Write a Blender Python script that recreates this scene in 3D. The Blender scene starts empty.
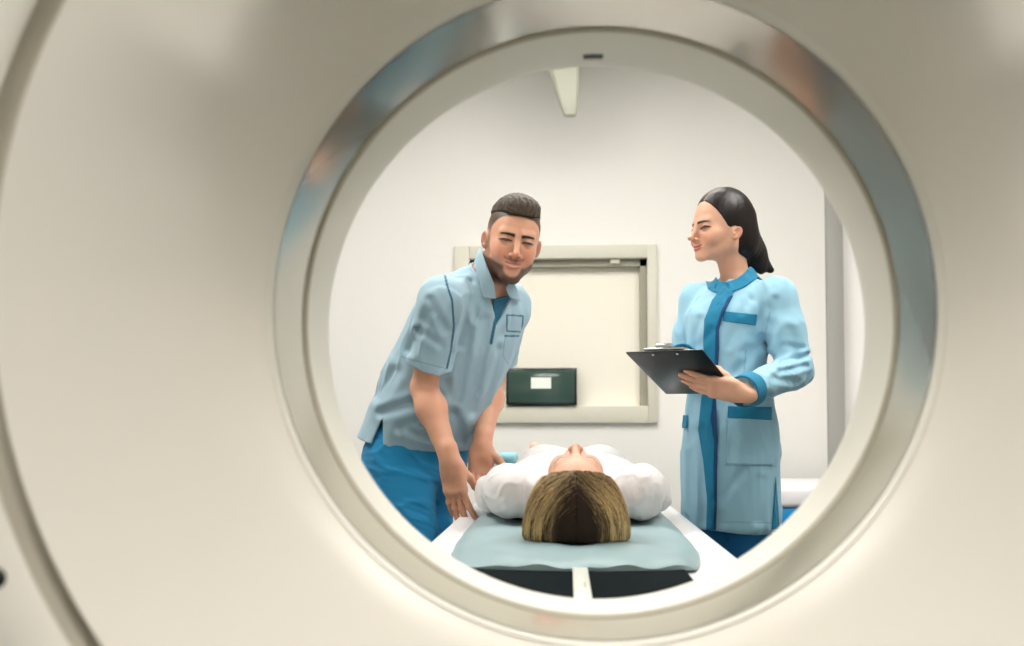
DRAFT = False
import bpy, bmesh, math, random
import numpy as np
from mathutils import Vector, Matrix

# ------------------------------------------------------------------ camera, world, exposure
C = bpy.context.scene.collection
SC = bpy.context.scene
CAM = np.array([0.0, 0.0, 1.0])
F_PX = 1000.0
cam_d = bpy.data.cameras.new('camera'); cam = bpy.data.objects.new('camera', cam_d); C.objects.link(cam)
cam_d.sensor_fit = 'HORIZONTAL'; cam_d.sensor_width = 36.0; cam_d.lens = 36.0 * F_PX / 1024
cam.location = CAM
PITCH, YAW = .040, math.atan(53/1000.)
CY = 422 - 1000*math.tan(.040)                        # principal row: a slightly shifted lens
cam.rotation_euler = (math.pi/2 + PITCH, 0, YAW)
cam_d.clip_start = 0.02
cam_d.dof.use_dof = True; cam_d.dof.focus_distance = 2.7; cam_d.dof.aperture_fstop = 3.4
SC.camera = cam
cam_d.shift_y = (CY-323)/1024
RC = np.array(cam.rotation_euler.to_matrix())          # camera -> world
SC.view_settings.view_transform = 'Standard'; SC.view_settings.look = 'None'
SC.view_settings.gamma = 1; SC.view_settings.use_curve_mapping = False
SC.view_settings.exposure = 0.0
world = bpy.data.worlds.new('world'); SC.world = world; world.use_nodes = True
world.node_tree.nodes['Background'].inputs[0].default_value = (0.9, 0.93, 1, 1)
world.node_tree.nodes['Background'].inputs[1].default_value = 0.15

def P(px, py, Y):
    """world point at depth Y seen at pixel px,py"""
    d = RC @ np.array([(px-512)/F_PX, -(py-CY)/F_PX, -1.0])
    return CAM + d*(Y/d[1])
def proj(p):
    """pixel of world points (N,3)"""
    q = (p-CAM) @ RC
    return 512 + F_PX*q[..., 0]/-q[..., 2], CY - F_PX*q[..., 1]/-q[..., 2]

# ------------------------------------------------------------------ materials
def mat(name, col, rough=.5, metal=0., spec=.5, sss=0., sss_col=None, coat=0., noise=0., nscale=20., bump=0., bscale=200., emis=0., sheen=0., trans=0.):
    m = bpy.data.materials.new(name); m.use_nodes = True
    nt = m.node_tree; b = nt.nodes['Principled BSDF']
    b.inputs['Base Color'].default_value = (*col, 1)
    b.inputs['Roughness'].default_value = rough; b.inputs['Metallic'].default_value = metal
    b.inputs['Specular IOR Level'].default_value = spec
    if coat: b.inputs['Coat Weight'].default_value = coat; b.inputs['Coat Roughness'].default_value = .08
    if sheen: b.inputs['Sheen Weight'].default_value = sheen
    if trans: b.inputs['Transmission Weight'].default_value = trans
    if sss:
        b.inputs['Subsurface Weight'].default_value = sss
        b.inputs['Subsurface Radius'].default_value = sss_col or (1, .35, .18)
        b.inputs['Subsurface Scale'].default_value = .006
    if emis:
        b.inputs['Emission Color'].default_value = (*col, 1); b.inputs['Emission Strength'].default_value = emis
    tc = nt.nodes.new('ShaderNodeTexCoord')
    if noise:
        n = nt.nodes.new('ShaderNodeTexNoise'); n.inputs['Scale'].default_value = nscale; n.inputs['Detail'].default_value = 4
        nt.links.new(tc.outputs['Object'], n.inputs['Vector'])
        mx = nt.nodes.new('ShaderNodeMix'); mx.data_type = 'RGBA'
        mx.inputs[6].default_value = (*[max(0, c*(1-noise)) for c in col], 1)
        mx.inputs[7].default_value = (*[min(1, c*(1+noise)) for c in col], 1)
        nt.links.new(n.outputs['Fac'], mx.inputs[0]); nt.links.new(mx.outputs[2], b.inputs['Base Color'])
    if bump:
        n2 = nt.nodes.new('ShaderNodeTexNoise'); n2.inputs['Scale'].default_value = bscale; n2.inputs['Detail'].default_value = 3
        nt.links.new(tc.outputs['Object'], n2.inputs['Vector'])
        bp = nt.nodes.new('ShaderNodeBump'); bp.inputs['Strength'].default_value = bump; bp.inputs['Distance'].default_value = .002
        nt.links.new(n2.outputs['Fac'], bp.inputs['Height']); nt.links.new(bp.outputs['Normal'], b.inputs['Normal'])
    return m
def S(r, g, b):
    """sRGB 0-255 -> linear"""
    return tuple((c/255/12.92 if c/255 < .04045 else ((c/255+.055)/1.055)**2.4) for c in (r, g, b))

M = {}
M['wall'] = mat('wall_paint', S(241, 238, 232), .7, bump=.05, bscale=300, noise=.01)
M['ceil'] = mat('ceiling_paint', S(236, 234, 224), .8, noise=.01)
M['floor'] = mat('vinyl_floor', S(66, 76, 74), .35, noise=.08, nscale=40)
M['cover'] = mat('gantry_plastic', S(220, 214, 203), .38, spec=.45, noise=.01, nscale=4)
M['cover2'] = mat('gantry_plastic_far', S(223, 220, 209), .45, spec=.4, noise=.01, nscale=4)
M['seam'] = mat('gantry_seam', S(176, 169, 152), .6)
M['glossy'] = mat('scan_window_film', S(178, 174, 160), .10, metal=.6, spec=.8, noise=.02, nscale=3)
M['dark'] = mat('dark_plastic', S(30, 38, 36), .25, noise=.05)
M['frame'] = mat('window_frame_paint', S(216, 212, 196), .5, noise=.01)
M['recess_shade'] = mat('window_recess_shade', S(160, 156, 138), .6, noise=.02)  # darker strip colour stands in for shadow inside the window recess
M['blind'] = mat('window_blind', S(246, 240, 224), .6, noise=.01)
M['grey'] = mat('grey_jamb', S(168, 166, 160), .5, noise=.02)
M['doorw'] = mat('door_laminate', S(250, 246, 242), .4, noise=.01)
M['tablew'] = mat('table_plastic', S(238, 238, 240), .3, spec=.5, noise=.01)
M['tabled'] = mat('table_carbon', S(8, 18, 22), .8, spec=.05, noise=.1, nscale=80)
M['mattress'] = mat('mattress_vinyl', S(150, 174, 178), .42, spec=.35, noise=.05, nscale=9, bump=.25, bscale=25)
M['clasp'] = mat('clasp_plastic', S(214, 216, 204), .4, noise=.02)
M['teal'] = mat('bolster_vinyl', S(130, 178, 184), .4, noise=.03)
M['bluev'] = mat('bench_vinyl', S(20, 140, 205), .4, noise=.02)
M['linen'] = mat('linen', S(240, 236, 238), .7, noise=.02, bump=.2, bscale=60)
M['lamp'] = mat('lamp_diffuser', (1., .98, .945), .5, emis=27.)
M['chrome'] = mat('steel', S(190, 192, 190), .25, metal=1, noise=.02)

# ------------------------------------------------------------------ objects
def link(name, me, m=None, parent=None, smooth=True):
    o = bpy.data.objects.new(name, me); C.objects.link(o)
    if m is not None: me.materials.append(m)
    if parent is not None:
        o.parent = parent
        o.matrix_parent_inverse = Matrix.Translation(-parent.location)
    if smooth and len(me.polygons): me.polygons.foreach_set('use_smooth', [True]*len(me.polygons))
    return o
def from_bm(name, bm, m=None, parent=None, smooth=True, angle=None):
    me = bpy.data.meshes.new(name); bmesh.ops.recalc_face_normals(bm, faces=bm.faces); bm.to_mesh(me); bm.free()
    o = link(name, me, m, parent, smooth)
    if angle and smooth: me.set_sharp_from_angle(angle=math.radians(angle))
    return o
def from_arrays(name, v, f, m=None, parent=None, smooth=True):
    me = bpy.data.meshes.new(name); me.from_pydata(np.asarray(v).tolist(), [], np.asarray(f).tolist() if not isinstance(f, list) else f); me.update()
    return link(name, me, m, parent, smooth)
def empty(name, loc, label, cat, group=None):
    o = bpy.data.objects.new(name, None); C.objects.link(o); o.location = loc; o.empty_display_size = .1
    return tag(o, label, cat, group)
def tag(o, label, cat, group=None):
    o['label'] = label; o['category'] = cat
    if group: o['group'] = group
    return o
def struct(o, label=None):
    o['kind'] = 'structure'
    if label: o['label'] = label
    return o
def box_bm(lo, hi, bev=0., seg=2, bm=None):
    own = bm is None
    b2 = bmesh.new()
    bmesh.ops.create_cube(b2, size=1)
    lo = np.array(lo, float); hi = np.array(hi, float)
    for v in b2.verts: v.co = Vector(((lo+hi)/2 + np.array(v.co)*(hi-lo)))
    if bev: bmesh.ops.bevel(b2, geom=list(b2.edges), offset=bev, segments=seg, profile=.5, affect='EDGES')
    if own: return b2
    me = bpy.data.meshes.new('t'); b2.to_mesh(me); b2.free(); bm.from_mesh(me); bpy.data.meshes.remove(me)
    return bm
def box(name, lo, hi, m, parent=None, bev=0., seg=2):
    return from_bm(name, box_bm(lo, hi, bev, seg), m, parent, smooth=bev > 0, angle=40)
def loft_rings(name, rings, m, parent=None, close=True, caps=False, angle=None):
    """rings: list of (K,3) arrays"""
    R = np.array(rings); n, k = R.shape[:2]
    v = R.reshape(-1, 3).tolist(); f = []
    for i in range(n-1):
        for j in range(k if close else k-1):
            a = i*k+j; b = i*k+(j+1) % k
            f.append((a, b, b+k, a+k))
    if caps: f.append(tuple(range(k))[::-1]); f.append(tuple(range((n-1)*k, n*k)))
    me = bpy.data.meshes.new(name); me.from_pydata(v, [], f); me.update()
    bm = bmesh.new(); bm.from_mesh(me); bpy.data.meshes.remove(me)
    return from_bm(name, bm, m, parent, True, angle)

# ------------------------------------------------------------------ room
WY = 5.0
X0, X1, Y0, ZC = -3.2, 3.4, -2.2, 2.9
struct(box('floor', (X0-.1, Y0-.1, -.1), (X1+.1, WY+.1, 0), M['floor']))
struct(box('ceiling', (X0-.1, Y0-.1, ZC), (X1+.1, WY+.1, ZC+.1), M['ceil']))
struct(box('wall_left', (X0-.1, Y0-.1, 0), (X0, WY+.1, ZC), M['wall']))
struct(box('wall_right', (X1, Y0-.1, 0), (X1+.1, WY+.1, ZC), M['wall']))
struct(box('wall_front', (X0, Y0-.1, 0), (X1, Y0, ZC), M['wall']))
# back wall with window recess and door opening
wl, wt = P(455, 247, WY)[0], P(455, 247, WY)[2]; wr, wb = P(657, 423, WY)[0], P(657, 423, WY)[2]
fw = .075
ox0, ox1, oz0, oz1 = wl+fw, wr-fw*.6, wb+.085, wt-fw*.9
dx0 = P(826, 330, WY)[0]; dx1 = P(842, 330, WY)[0]; dX = dx1+.95
bm = bmesh.new()
for lo, hi in [((X0, 0), (ox0, ZC)), ((ox1, 0), (dx0, ZC)), ((ox0, 0), (ox1, oz0)), ((ox0, oz1), (ox1, ZC)), ((dX, 0), (X1, ZC)), ((dx0, 2.35), (dX, ZC))]:
    box_bm((lo[0], WY, lo[1]), (hi[0], WY+.15, hi[1]), bm=bm)
struct(from_bm('wall_back', bm, M['wall'], smooth=False))
bm = bmesh.new()
for lo, hi in [((wl, wb), (ox0, wt)), ((ox1, wb), (wr, wt)), ((ox0, wb), (ox1, oz0)), ((ox0, oz1), (ox1, wt))]:
    box_bm((lo[0], WY-.03, lo[1]), (hi[0], WY+.001, hi[1]), .004, bm=bm)
wf = struct(from_bm('window_1', bm, M['frame'], smooth=True, angle=40), 'wide control room window with pale frame and closed cream blind')
rv = .035
bm = bmesh.new()
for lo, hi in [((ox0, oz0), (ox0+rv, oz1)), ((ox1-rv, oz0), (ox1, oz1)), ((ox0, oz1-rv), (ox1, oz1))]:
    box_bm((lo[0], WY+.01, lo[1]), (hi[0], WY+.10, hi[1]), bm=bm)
from_bm('window_recess_shade', bm, M['recess_shade'], wf, smooth=False)
box('window_blind', (ox0, WY+.06, oz0-.01), (ox1, WY+.08, oz1), M['blind'], wf)
for (px, py, ww) in ((615, 260, .05), (652, 296, .03)):
    q = P(px, py, WY); box('window_catch', (q[0]-ww/2, WY-.01, q[2]-.02), (q[0]+ww/2, WY+.03, q[2]+.02), M['frame'], wf, .006)
# dark box put in for reflections and a dark section of the window
a, b = P(506, 368, WY-.05), P(577, 405, WY-.05)
refl = empty('window_reflection', ((a[0]+b[0])/2, WY-.05, b[2]), 'dark glossy box standing in for reflections at the lower left of the control room window', 'window reflection')
box('casing', (a[0], WY-.05, b[2]), (b[0], WY+.059, a[2]), M['dark'], refl, .004)
M['screen'] = mat('reflection_glass', S(60, 82, 74), .12, noise=.25, nscale=6)
box('screen', (a[0]+.012, WY-.054, b[2]+.012), (b[0]-.012, WY-.049, a[2]-.012), M['screen'], refl, .001)
a2, b2 = P(531, 377.5, WY-.056), P(551, 388.5, WY-.056)
box('white_reflection', (a2[0], WY-.057, b2[2]), (b2[0], WY-.0535, a2[2]), mat('reflection_white', S(232, 234, 226), .5, emis=.15, noise=.01), refl)  # bright reflection made as a faintly glowing white rectangle
# door
box_o = struct(box('trim_1', (dx0, WY-.04, 0), (dx1, WY+.15, 2.43), M['grey'], bev=.003), 'grey vertical door jamb on the back wall')
struct(box('trim_2', (dx1, WY-.04, 2.35), (dX, WY+.15, 2.43), M['grey'], bev=.003))
struct(box('trim_3', (dX-.08, WY-.04, 0), (dX, WY+.15, 2.35), M['grey'], bev=.003))
dr = struct(box('door_1', (dx1+.004, WY+.02, .006), (dX-.084, WY+.065, 2.345), M['doorw'], bev=.003), 'white door behind the woman in the grey jamb')
bm = bmesh.new(); box_bm((dx1+.74, WY-.035, 1.0), (dx1+.86, WY-.018, 1.02), .005, bm=bm); box_bm((dx1+.75, WY-.035, 1.0), (dx1+.77, WY+.03, 1.02), .004, bm=bm)
from_bm('door_handle', bm, M['chrome'], dr)
for nm, lo, hi in (('baseboard_left', (X0, Y0, 0), (X0+.015, WY, .1)), ('baseboard_right', (X1-.015, Y0, 0), (X1, WY, .1)), ('baseboard_back', (X0+.02, WY-.015, 0), (dx0-.005, WY, .1))):
    struct(box(nm, lo, hi, M['grey']))

# ceiling light panels
def light_panel(x, y, sx, sy, label, power=1.):
    lm = M['lamp'] if power == 1. else mat('lamp_diffuser', (1., .98, .945), .5, emis=27.*power)
    t = empty('ceiling_light', (x, y, ZC), label, 'ceiling light', 'ceiling light panels')
    bm = bmesh.new()
    for lo, hi in (((-sx/2-.03, -sy/2-.03), (sx/2+.03, -sy/2)), ((-sx/2-.03, sy/2), (sx/2+.03, sy/2+.03)), ((-sx/2-.03, -sy/2), (-sx/2, sy/2)), ((sx/2, -sy/2), (sx/2+.03, sy/2))):
        box_bm((x+lo[0], y+lo[1], ZC-.03), (x+hi[0], y+hi[1], ZC), bm=bm)
    from_bm('frame', bm, M['frame'], t, smooth=False)
    box('diffuser', (x-sx/2, y-sy/2, ZC-.018), (x+sx/2, y+sy/2, ZC-.012), lm, t)
    return t
light_panel(-1.3, 2.5, .6, 1.2, 'rectangular ceiling light panel above the man, left of the table', .75)
light_panel(1.3, 2.5, .6, 1.2, 'rectangular ceiling light panel above the woman, right of the table', .75)
light_panel(0, 3.45, 1.2, .5, 'rectangular ceiling light panel nearest the control room window', .64)
light_panel(.1, -.25, 1.6, .6, 'rectangular ceiling light panel on the near side of the gantry', .77)
# pale tapered bracket hanging near the back wall
t0 = P(562, 62, 4.6); t1 = P(570, 116, 4.6)
hang = empty('ceiling_bracket', (t0[0], 4.6, ZC), 'pale tapered bracket hanging from the ceiling near the back wall', 'ceiling bracket')
rr = []
for z, cx, w in ((ZC, t0[0]-.02, .20), (ZC-.1, t0[0]-.01, .19), (t1[2]+.1, t1[0]-.01, .10), (t1[2]+.01, t1[0], .06), (t1[2], t1[0], .045)):
    rr.append([(cx+w*sx*.5*ex, 4.6+w*.5*sy*ey, z) for sx, sy, ex, ey in ((-1, -1, .8, 1), (1, -1, .8, 1), (1, -1, 1, .8), (1, 1, 1, .8), (1, 1, .8, 1), (-1, 1, .8, 1), (-1, 1, 1, .8), (-1, -1, 1, .8))])
loft_rings('bracket_body', rr, mat('bracket_paint', S(204, 203, 186), .7, noise=.02), hang, caps=True, angle=40)
box('ceiling_plate', (t0[0]-.14, 4.48, ZC-.02), (t0[0]+.1, 4.72, ZC), M['grey'], hang, .004)

# ------------------------------------------------------------------ CT gantry
AX, AZ, RB = .038, 1.125, .36
NA = 160
ang = np.linspace(0, 2*np.pi, NA, endpoint=False)
def ring(r, y):
    r = np.broadcast_to(r, ang.shape); y = np.broadcast_to(y, ang.shape)
    return np.stack([AX+r*np.cos(ang), y, AZ+r*np.sin(ang)], 1)
G = empty('ct_gantry', (AX, 1.1, 0), 'large cream scanner gantry with round bore framing the view', 'scanner')
sn = np.sin(ang)
sc_ = np.interp(sn, [-1, -.6, 0, .3, .64, 1], [.05, .06, .12, .18, .29, .38])     # where the funnel creases
rings = []
for s in np.linspace(0, 1, 40):
    t = (s - sc_)/.05
    soft = .05*(np.logaddexp(0, t))            # softplus beyond the crease
    soft1 = .05*np.logaddexp(0, (1-sc_)/.05)
    y = 1.068 - np.minimum(.6, .13/sc_+.06)*s + soft/soft1*(np.minimum(.6, .13/sc_+.06)-.218)
    rings.append(ring(.362+.178*s, y))
loft_rings('funnel_cover', rings, M['cover'], G)
loft_rings('bore_lip', [ring(.3605, 1.10), ring(.362, 1.083), ring(.3655, 1.078), ring(.366, 1.073), ring(.362, 1.068)], M['cover2'], G)
loft_rings('scan_window', [ring(RB, 1.09), ring(RB, 1.216)], M['glossy'], G)
loft_rings('scan_window_gasket', [ring(.3600, 1.2155), ring(.357, 1.217), ring(.357, 1.224), ring(.360, 1.226)], M['seam'], G)
far = [(.360, 1.225), (.358, 1.25), (.358, 1.31), (.3585, 1.335), (.362, 1.355), (.372, 1.377), (.39, 1.395), (.43, 1.41), (.5, 1.42), (.56, 1.425)]
loft_rings('rear_bore_cover', [ring(a, b) for a, b in far], M['cover2'], G)
loft_rings('funnel_seam', [ring(.5395, .851), ring(.545, .866), ring(.556, .866), ring(.560, .845)], M['seam'], G)
# outer housing: superellipse shell round the funnel
def sup(hw, hh, y, n=3.2, dz=-.16):
    c, s = np.cos(ang), np.sin(ang)
    return np.stack([AX+hw*np.sign(c)*np.abs(c)**(2/n), np.full(NA, y), AZ+dz+hh*np.sign(s)*np.abs(s)**(2/n)], 1)
fr = ring(.560, .845)
loft_rings('outer_housing', [fr, ring(.565, .838), ring(.60, .828), sup(.80, .74, .86, 2.4, -.05), sup(1.02, .90, .96, 3), sup(1.08, .94, 1.06), sup(1.08, .94, 1.24), sup(1.02, .90, 1.37), sup(.9, .8, 1.41, 3), ring(.56, 1.425)], M['cover'], G)
box('gantry_base', (AX-.95, .98, 0), (AX+.95, 1.36, .12), M['grey'], G, .01)
box('laser_slot', (AX-.013, 1.300, AZ+RB-.0052), (AX+.013, 1.312, AZ+RB), M['dark'], G, .001)
q = P(-6, 579, .835); bm = bmesh.new()
bmesh.ops.create_uvsphere(bm, u_segments=24, v_segments=12, radius=.011, matrix=Matrix.Translation(q) @ Matrix.Diagonal((1, .5, 1, 1)))
from_bm('control_button', bm, M['dark'], G)

# ------------------------------------------------------------------ patient table
TX = .018; TH = .304; TZ = .75
T = empty('scanner_table', (TX, 2.9, 0), 'long white scanner table with grey-blue mattress running out of the bore', 'scanner table')
prof = [(-TH, TZ-.10), (-TH, TZ-.01), (-TH+.006, TZ-.002), (-TH+.012, TZ), (-TH+.04, TZ-.002), (-TH+.055, TZ-.012), (-.1, TZ-.03), (.1, TZ-.03), (TH-.055, TZ-.012), (TH-.04, TZ-.002), (TH-.012, TZ), (TH-.006, TZ-.002), (TH, TZ-.01), (TH, TZ-.10), (TH-.06, TZ-.14), (-TH+.06, TZ-.14)]
pr = np.array(prof)
loft_rings('cradle', [np.stack([TX+pr[:, 0]*k, np.full(len(pr), y), pr[:, 1]], 1) for y, k in ((1.455, .97), (1.47, .99), (1.50, 1), (4.1, 1), (4.14, .97))], M['tablew'], T, caps=True, angle=30)
# carbon head end, sunk between the rails
box('carbon_insert', (TX-.185, 1.46, TZ-.035), (TX+.195, 1.95, TZ-.011), M['tabled'], T, .003)
a = P(572, 568, 1.70); b = P(590, 594, 1.45)
bm = box_bm((TX-.006, 1.462, TZ-.011), (TX+.021, 1.80, TZ-.004), .002)
cl = from_bm('clasp', bm, M['clasp'], T, True, 40)
box('clasp_mark', (TX+.011, 1.55, TZ-.0045), (TX+.014, 1.60, TZ-.0035), M['seam'], cl)
# mattress: sagging sheet with bowed front edge
nx, ny = 60, 120
xs = np.linspace(-1, 1, nx); ys = np.linspace(0, 1, ny)
XX, YY = np.meshgrid(xs, ys, indexing='ij')
y0 = 1.80 - .035*(1-XX**2)
Yv = y0 + (4.02-y0)*YY**1.6
edge = np.clip(np.minimum(1-np.abs(XX), 1), 0, 1)
hw = .258 - .045*np.exp(-YY**1.6*14)
rnd = 1-np.exp(-edge*14); rndy = 1-np.exp(-np.minimum(YY**1.6*40+0.0, 8)*2)
Zv = TZ-.012 + .024*rnd*(.35+.65*rndy) + .0025*np.sin(XX*9+Yv*31)*np.exp(-YY*3) + .002*np.sin(XX*17-Yv*11+1)*np.exp(-YY*2)
top = np.stack([TX+XX*hw, Yv, Zv], -1).reshape(-1, 3)
botm = top.copy(); botm[:, 2] = TZ-.0125
v = np.concatenate([top, botm]); f = []; N1 = nx*ny
for i in range(nx-1):
    for j in range(ny-1):
        a_ = i*ny+j; f.append((a_, a_+ny, a_+ny+1, a_+1)); f.append((N1+a_, N1+a_+1, N1+a_+ny+1, N1+a_+ny))
for i in range(nx-1):
    for j in (0, ny-1): a_ = i*ny+j; f.append((a_, a_+ny, N1+a_+ny, N1+a_))
for j in range(ny-1):
    for i in (0, nx-1): a_ = i*ny+j; f.append((a_, a_+1, N1+a_+1, N1+a_))
me = bpy.data.meshes.new('m'); me.from_pydata(v.tolist(), [], f); bm = bmesh.new(); bm.from_mesh(me)
from_bm('mattress', bm, M['mattress'], T, True, 50)
box('pedestal', (TX-.24, 2.0, .05), (TX+.24, 3.7, TZ-.139), M['tablew'], T, .04, 3)
box('foot_plate', (TX-.3, 1.9, 0), (TX+.3, 3.8, .05), M['grey'], T, .01)
for sx in (-1, 1):
    box('rail_screw', (TX+sx*.262-.006, 1.70, TZ-.004), (TX+sx*.262+.006, 1.712, TZ+.0015), M['grey'], T, .001)
# folded blanket lying beside the patient
M['teal'] = mat('blanket_wool', S(138, 186, 194), .9, noise=.04, nscale=200, bump=.3, bscale=300)
bm = bmesh.new()
for k in range(4):
    z = TZ+.0125+k*.034
    box_bm((-.228+.004*(k % 2), 3.12+.006*k, z), (-.156-.003*(k % 2), 3.42-.005*k, z+.0345), .014, 4, bm=bm)
tag(from_bm('folded_blanket', bm, M['teal'], None, True, 60), 'pale teal folded blanket lying on the mattress beside the patient', 'blanket')

# examination couch on the right
bx0 = P(772, 490, 4.1)[0]; zt = P(780, 487, 4.1)[2]; zb = P(780, 508, 4.1)[2]; zc = P(780, 517, 4.1)[2]
K = empty('examination_couch', (bx0+.4, 4.3, 0), 'white sheeted examination couch with bright blue base behind the woman', 'couch')
box('sheeted_mattress', (bx0-.15, 4.1, zb), (bx0+1.2, 4.75, zt), M['linen'], K, .02, 3)
box('base_cushion', (bx0-.14, 4.11, zc-.04), (bx0+1.19, 4.74, zb-.0005), M['bluev'], K, .01)
for x in (bx0-.1, bx0+1.13):
    for y in (4.15, 4.67): box('leg', (x, y, 0), (x+.04, y+.04, zc-.0395), M['chrome'], K, .004)
# ------------------------------------------------------------------ signed-distance modelling kit
def V(*a): return np.array(a, float)
def nrm(v): v = np.asarray(v, float); return v/np.linalg.norm(v)
def smin(a, b, k):
    if k <= 0: return np.minimum(a, b)
    h = np.maximum(k-np.abs(a-b), 0)/k
    return np.minimum(a, b) - h*h*k*.25
def smin2(a, b, k):
    h = np.maximum(k-np.abs(a-b), 0)/k
    return np.minimum(a, b) - h*h*k*.25
def smax(a, b, k): return -smin(-a, -b, k)
def sph(p, c, r): return np.sqrt(((p-c)**2).sum(-1)) - r
def ell(p, c, r, R=None):
    q = p - c
    if R is not None: q = q @ R
    r = np.asarray(r, float)
    k0 = np.sqrt(((q/r)**2).sum(-1)); k1 = np.sqrt(((q/(r*r))**2).sum(-1))+1e-9
    return k0*(k0-1)/k1
def cone(p, a, b, ra, rb):
    """round cone / capsule between a and b"""
    a = np.asarray(a, float); b = np.asarray(b, float); ba = b-a; L2 = ba@ba
    h = np.clip(((p-a)@ba)/L2, 0, 1)
    return np.sqrt(((p-a-h[..., None]*ba)**2).sum(-1)) - (ra+(rb-ra)*h)
def chain(p, pts, rs, k=.01):
    d = cone(p, pts[0], pts[1], rs[0], rs[1])
    for i in range(1, len(pts)-1): d = smin(d, cone(p, pts[i], pts[i+1], rs[i], rs[i+1]), k)
    return d
def rbox(p, c, h, r, R=None):
    q = p - c
    if R is not None: q = q @ R
    q = np.abs(q) - (np.asarray(h)-r)
    return np.sqrt((np.maximum(q, 0)**2).sum(-1)) + np.minimum(q.max(-1), 0) - r
def frame(x=None, y=None, z=None):
    """3x3 with columns = local axes; give two, the first named wins"""
    if z is not None and y is not None:
        z = nrm(z); x = nrm(np.cross(y, z)); y = np.cross(z, x)
    elif z is not None and x is not None:
        z = nrm(z); y = nrm(np.cross(z, x)); x = np.cross(y, z)
    else:
        y = nrm(y); z = nrm(np.cross(x, y)); x = np.cross(y, z)
    return np.stack([x, y, z], 1)
def pchip(x, xs, ys):
    xs = np.asarray(xs, float); ys = np.asarray(ys, float)
    h = np.diff(xs); dl = np.diff(ys)/h; m = np.zeros_like(ys)
    for i in range(1, len(xs)-1):
        if dl[i-1]*dl[i] > 0: m[i] = 2*dl[i-1]*dl[i]/(dl[i-1]+dl[i])
    m[0] = dl[0]; m[-1] = dl[-1]
    x = np.clip(x, xs[0], xs[-1]); i = np.clip(np.searchsorted(xs, x)-1, 0, len(h)-1)
    t = (x-xs[i])/h[i]
    return (ys[i]*(2*t**3-3*t**2+1)+h[i]*m[i]*(t**3-2*t**2+t)+ys[i+1]*(3*t**2-2*t**3)+h[i]*m[i+1]*(t**3-t**2))
def loft(p, O, R, tab, n=2.3, cap=.02):
    """superellipse sections along local z. tab rows: z, cx, cy, a, b"""
    q = (p-O) @ R; T = np.array(tab, float); z = q[..., 2]
    cx, cy, a, b = (pchip(z, T[:, 0], T[:, i]) for i in range(1, 5))
    u = np.abs((q[..., 0]-cx)/a)+1e-6; w = np.abs((q[..., 1]-cy)/b)+1e-6
    s = (u**n+w**n)**(1/n)
    rad = np.sqrt((q[..., 0]-cx)**2+(q[..., 1]-cy)**2)+1e-6
    d = (s-1)*rad/s*.93
    dz = np.maximum(T[0, 0]-z, z-T[-1, 0])
    return smax(d, dz, cap)
def wn(p, seed, scale, stretch=(1, 1, 1), R=None, oct=3):
    """smooth folded noise from warped sines, about -1..1"""
    rng = np.random.RandomState(seed)
    q = p if R is None else p @ R
    q = q*np.asarray(stretch)*scale
    out = np.zeros(q.shape[:-1]); amp = 1; tot = 0
    for o in range(oct):
        w = np.zeros_like(out)
        d1 = rng.normal(size=(4, 3)); ph = rng.uniform(0, 6.28, 4)
        warp = np.sin(q@d1[3]+ph[3])*1.2
        for i in range(3): w += np.sin(q@d1[i]*1.7+ph[i]+warp)
        out += amp*w/3; tot += amp; amp *= .5; q = q*1.9
    return out/tot
def ridge(x): return 1-np.abs(x)*2
def seg_dist(p, a, b):
    ba = b-a; h = np.clip(((p-a)@ba)/(ba@ba), 0, 1)
    return np.sqrt(((p-a-h[..., None]*ba)**2).sum(-1))
def poly_dist2(x, y, poly):
    """signed distance (px) to closed polygon, negative inside"""
    poly = np.asarray(poly, float); n = len(poly); d = np.full(x.shape, 1e9); s = np.ones(x.shape)
    for i in range(n):
        ax, ay = poly[i]; bx, by = poly[i-1]; ex, ey = bx-ax, by-ay; wx, wy = x-ax, y-ay
        t = np.clip((wx*ex+wy*ey)/(ex*ex+ey*ey+1e-12), 0, 1)
        d = np.minimum(d, (wx-ex*t)**2+(wy-ey*t)**2)
        c1 = y >= ay; c2 = y < by; c3 = ex*wy > ey*wx
        s = np.where((c1 & c2 & c3) | (~c1 & ~c2 & ~c3), -s, s)
    return s*np.sqrt(d)
def line_dist2(x, y, pts):
    d = np.full(x.shape, 1e9)
    for (ax, ay), (bx, by) in zip(pts[:-1], pts[1:]):
        ex, ey = bx-ax, by-ay; t = np.clip(((x-ax)*ex+(y-ay)*ey)/(ex*ex+ey*ey+1e-12), 0, 1)
        d = np.minimum(d, np.hypot(x-ax-ex*t, y-ay-ey*t))
    return d

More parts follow.
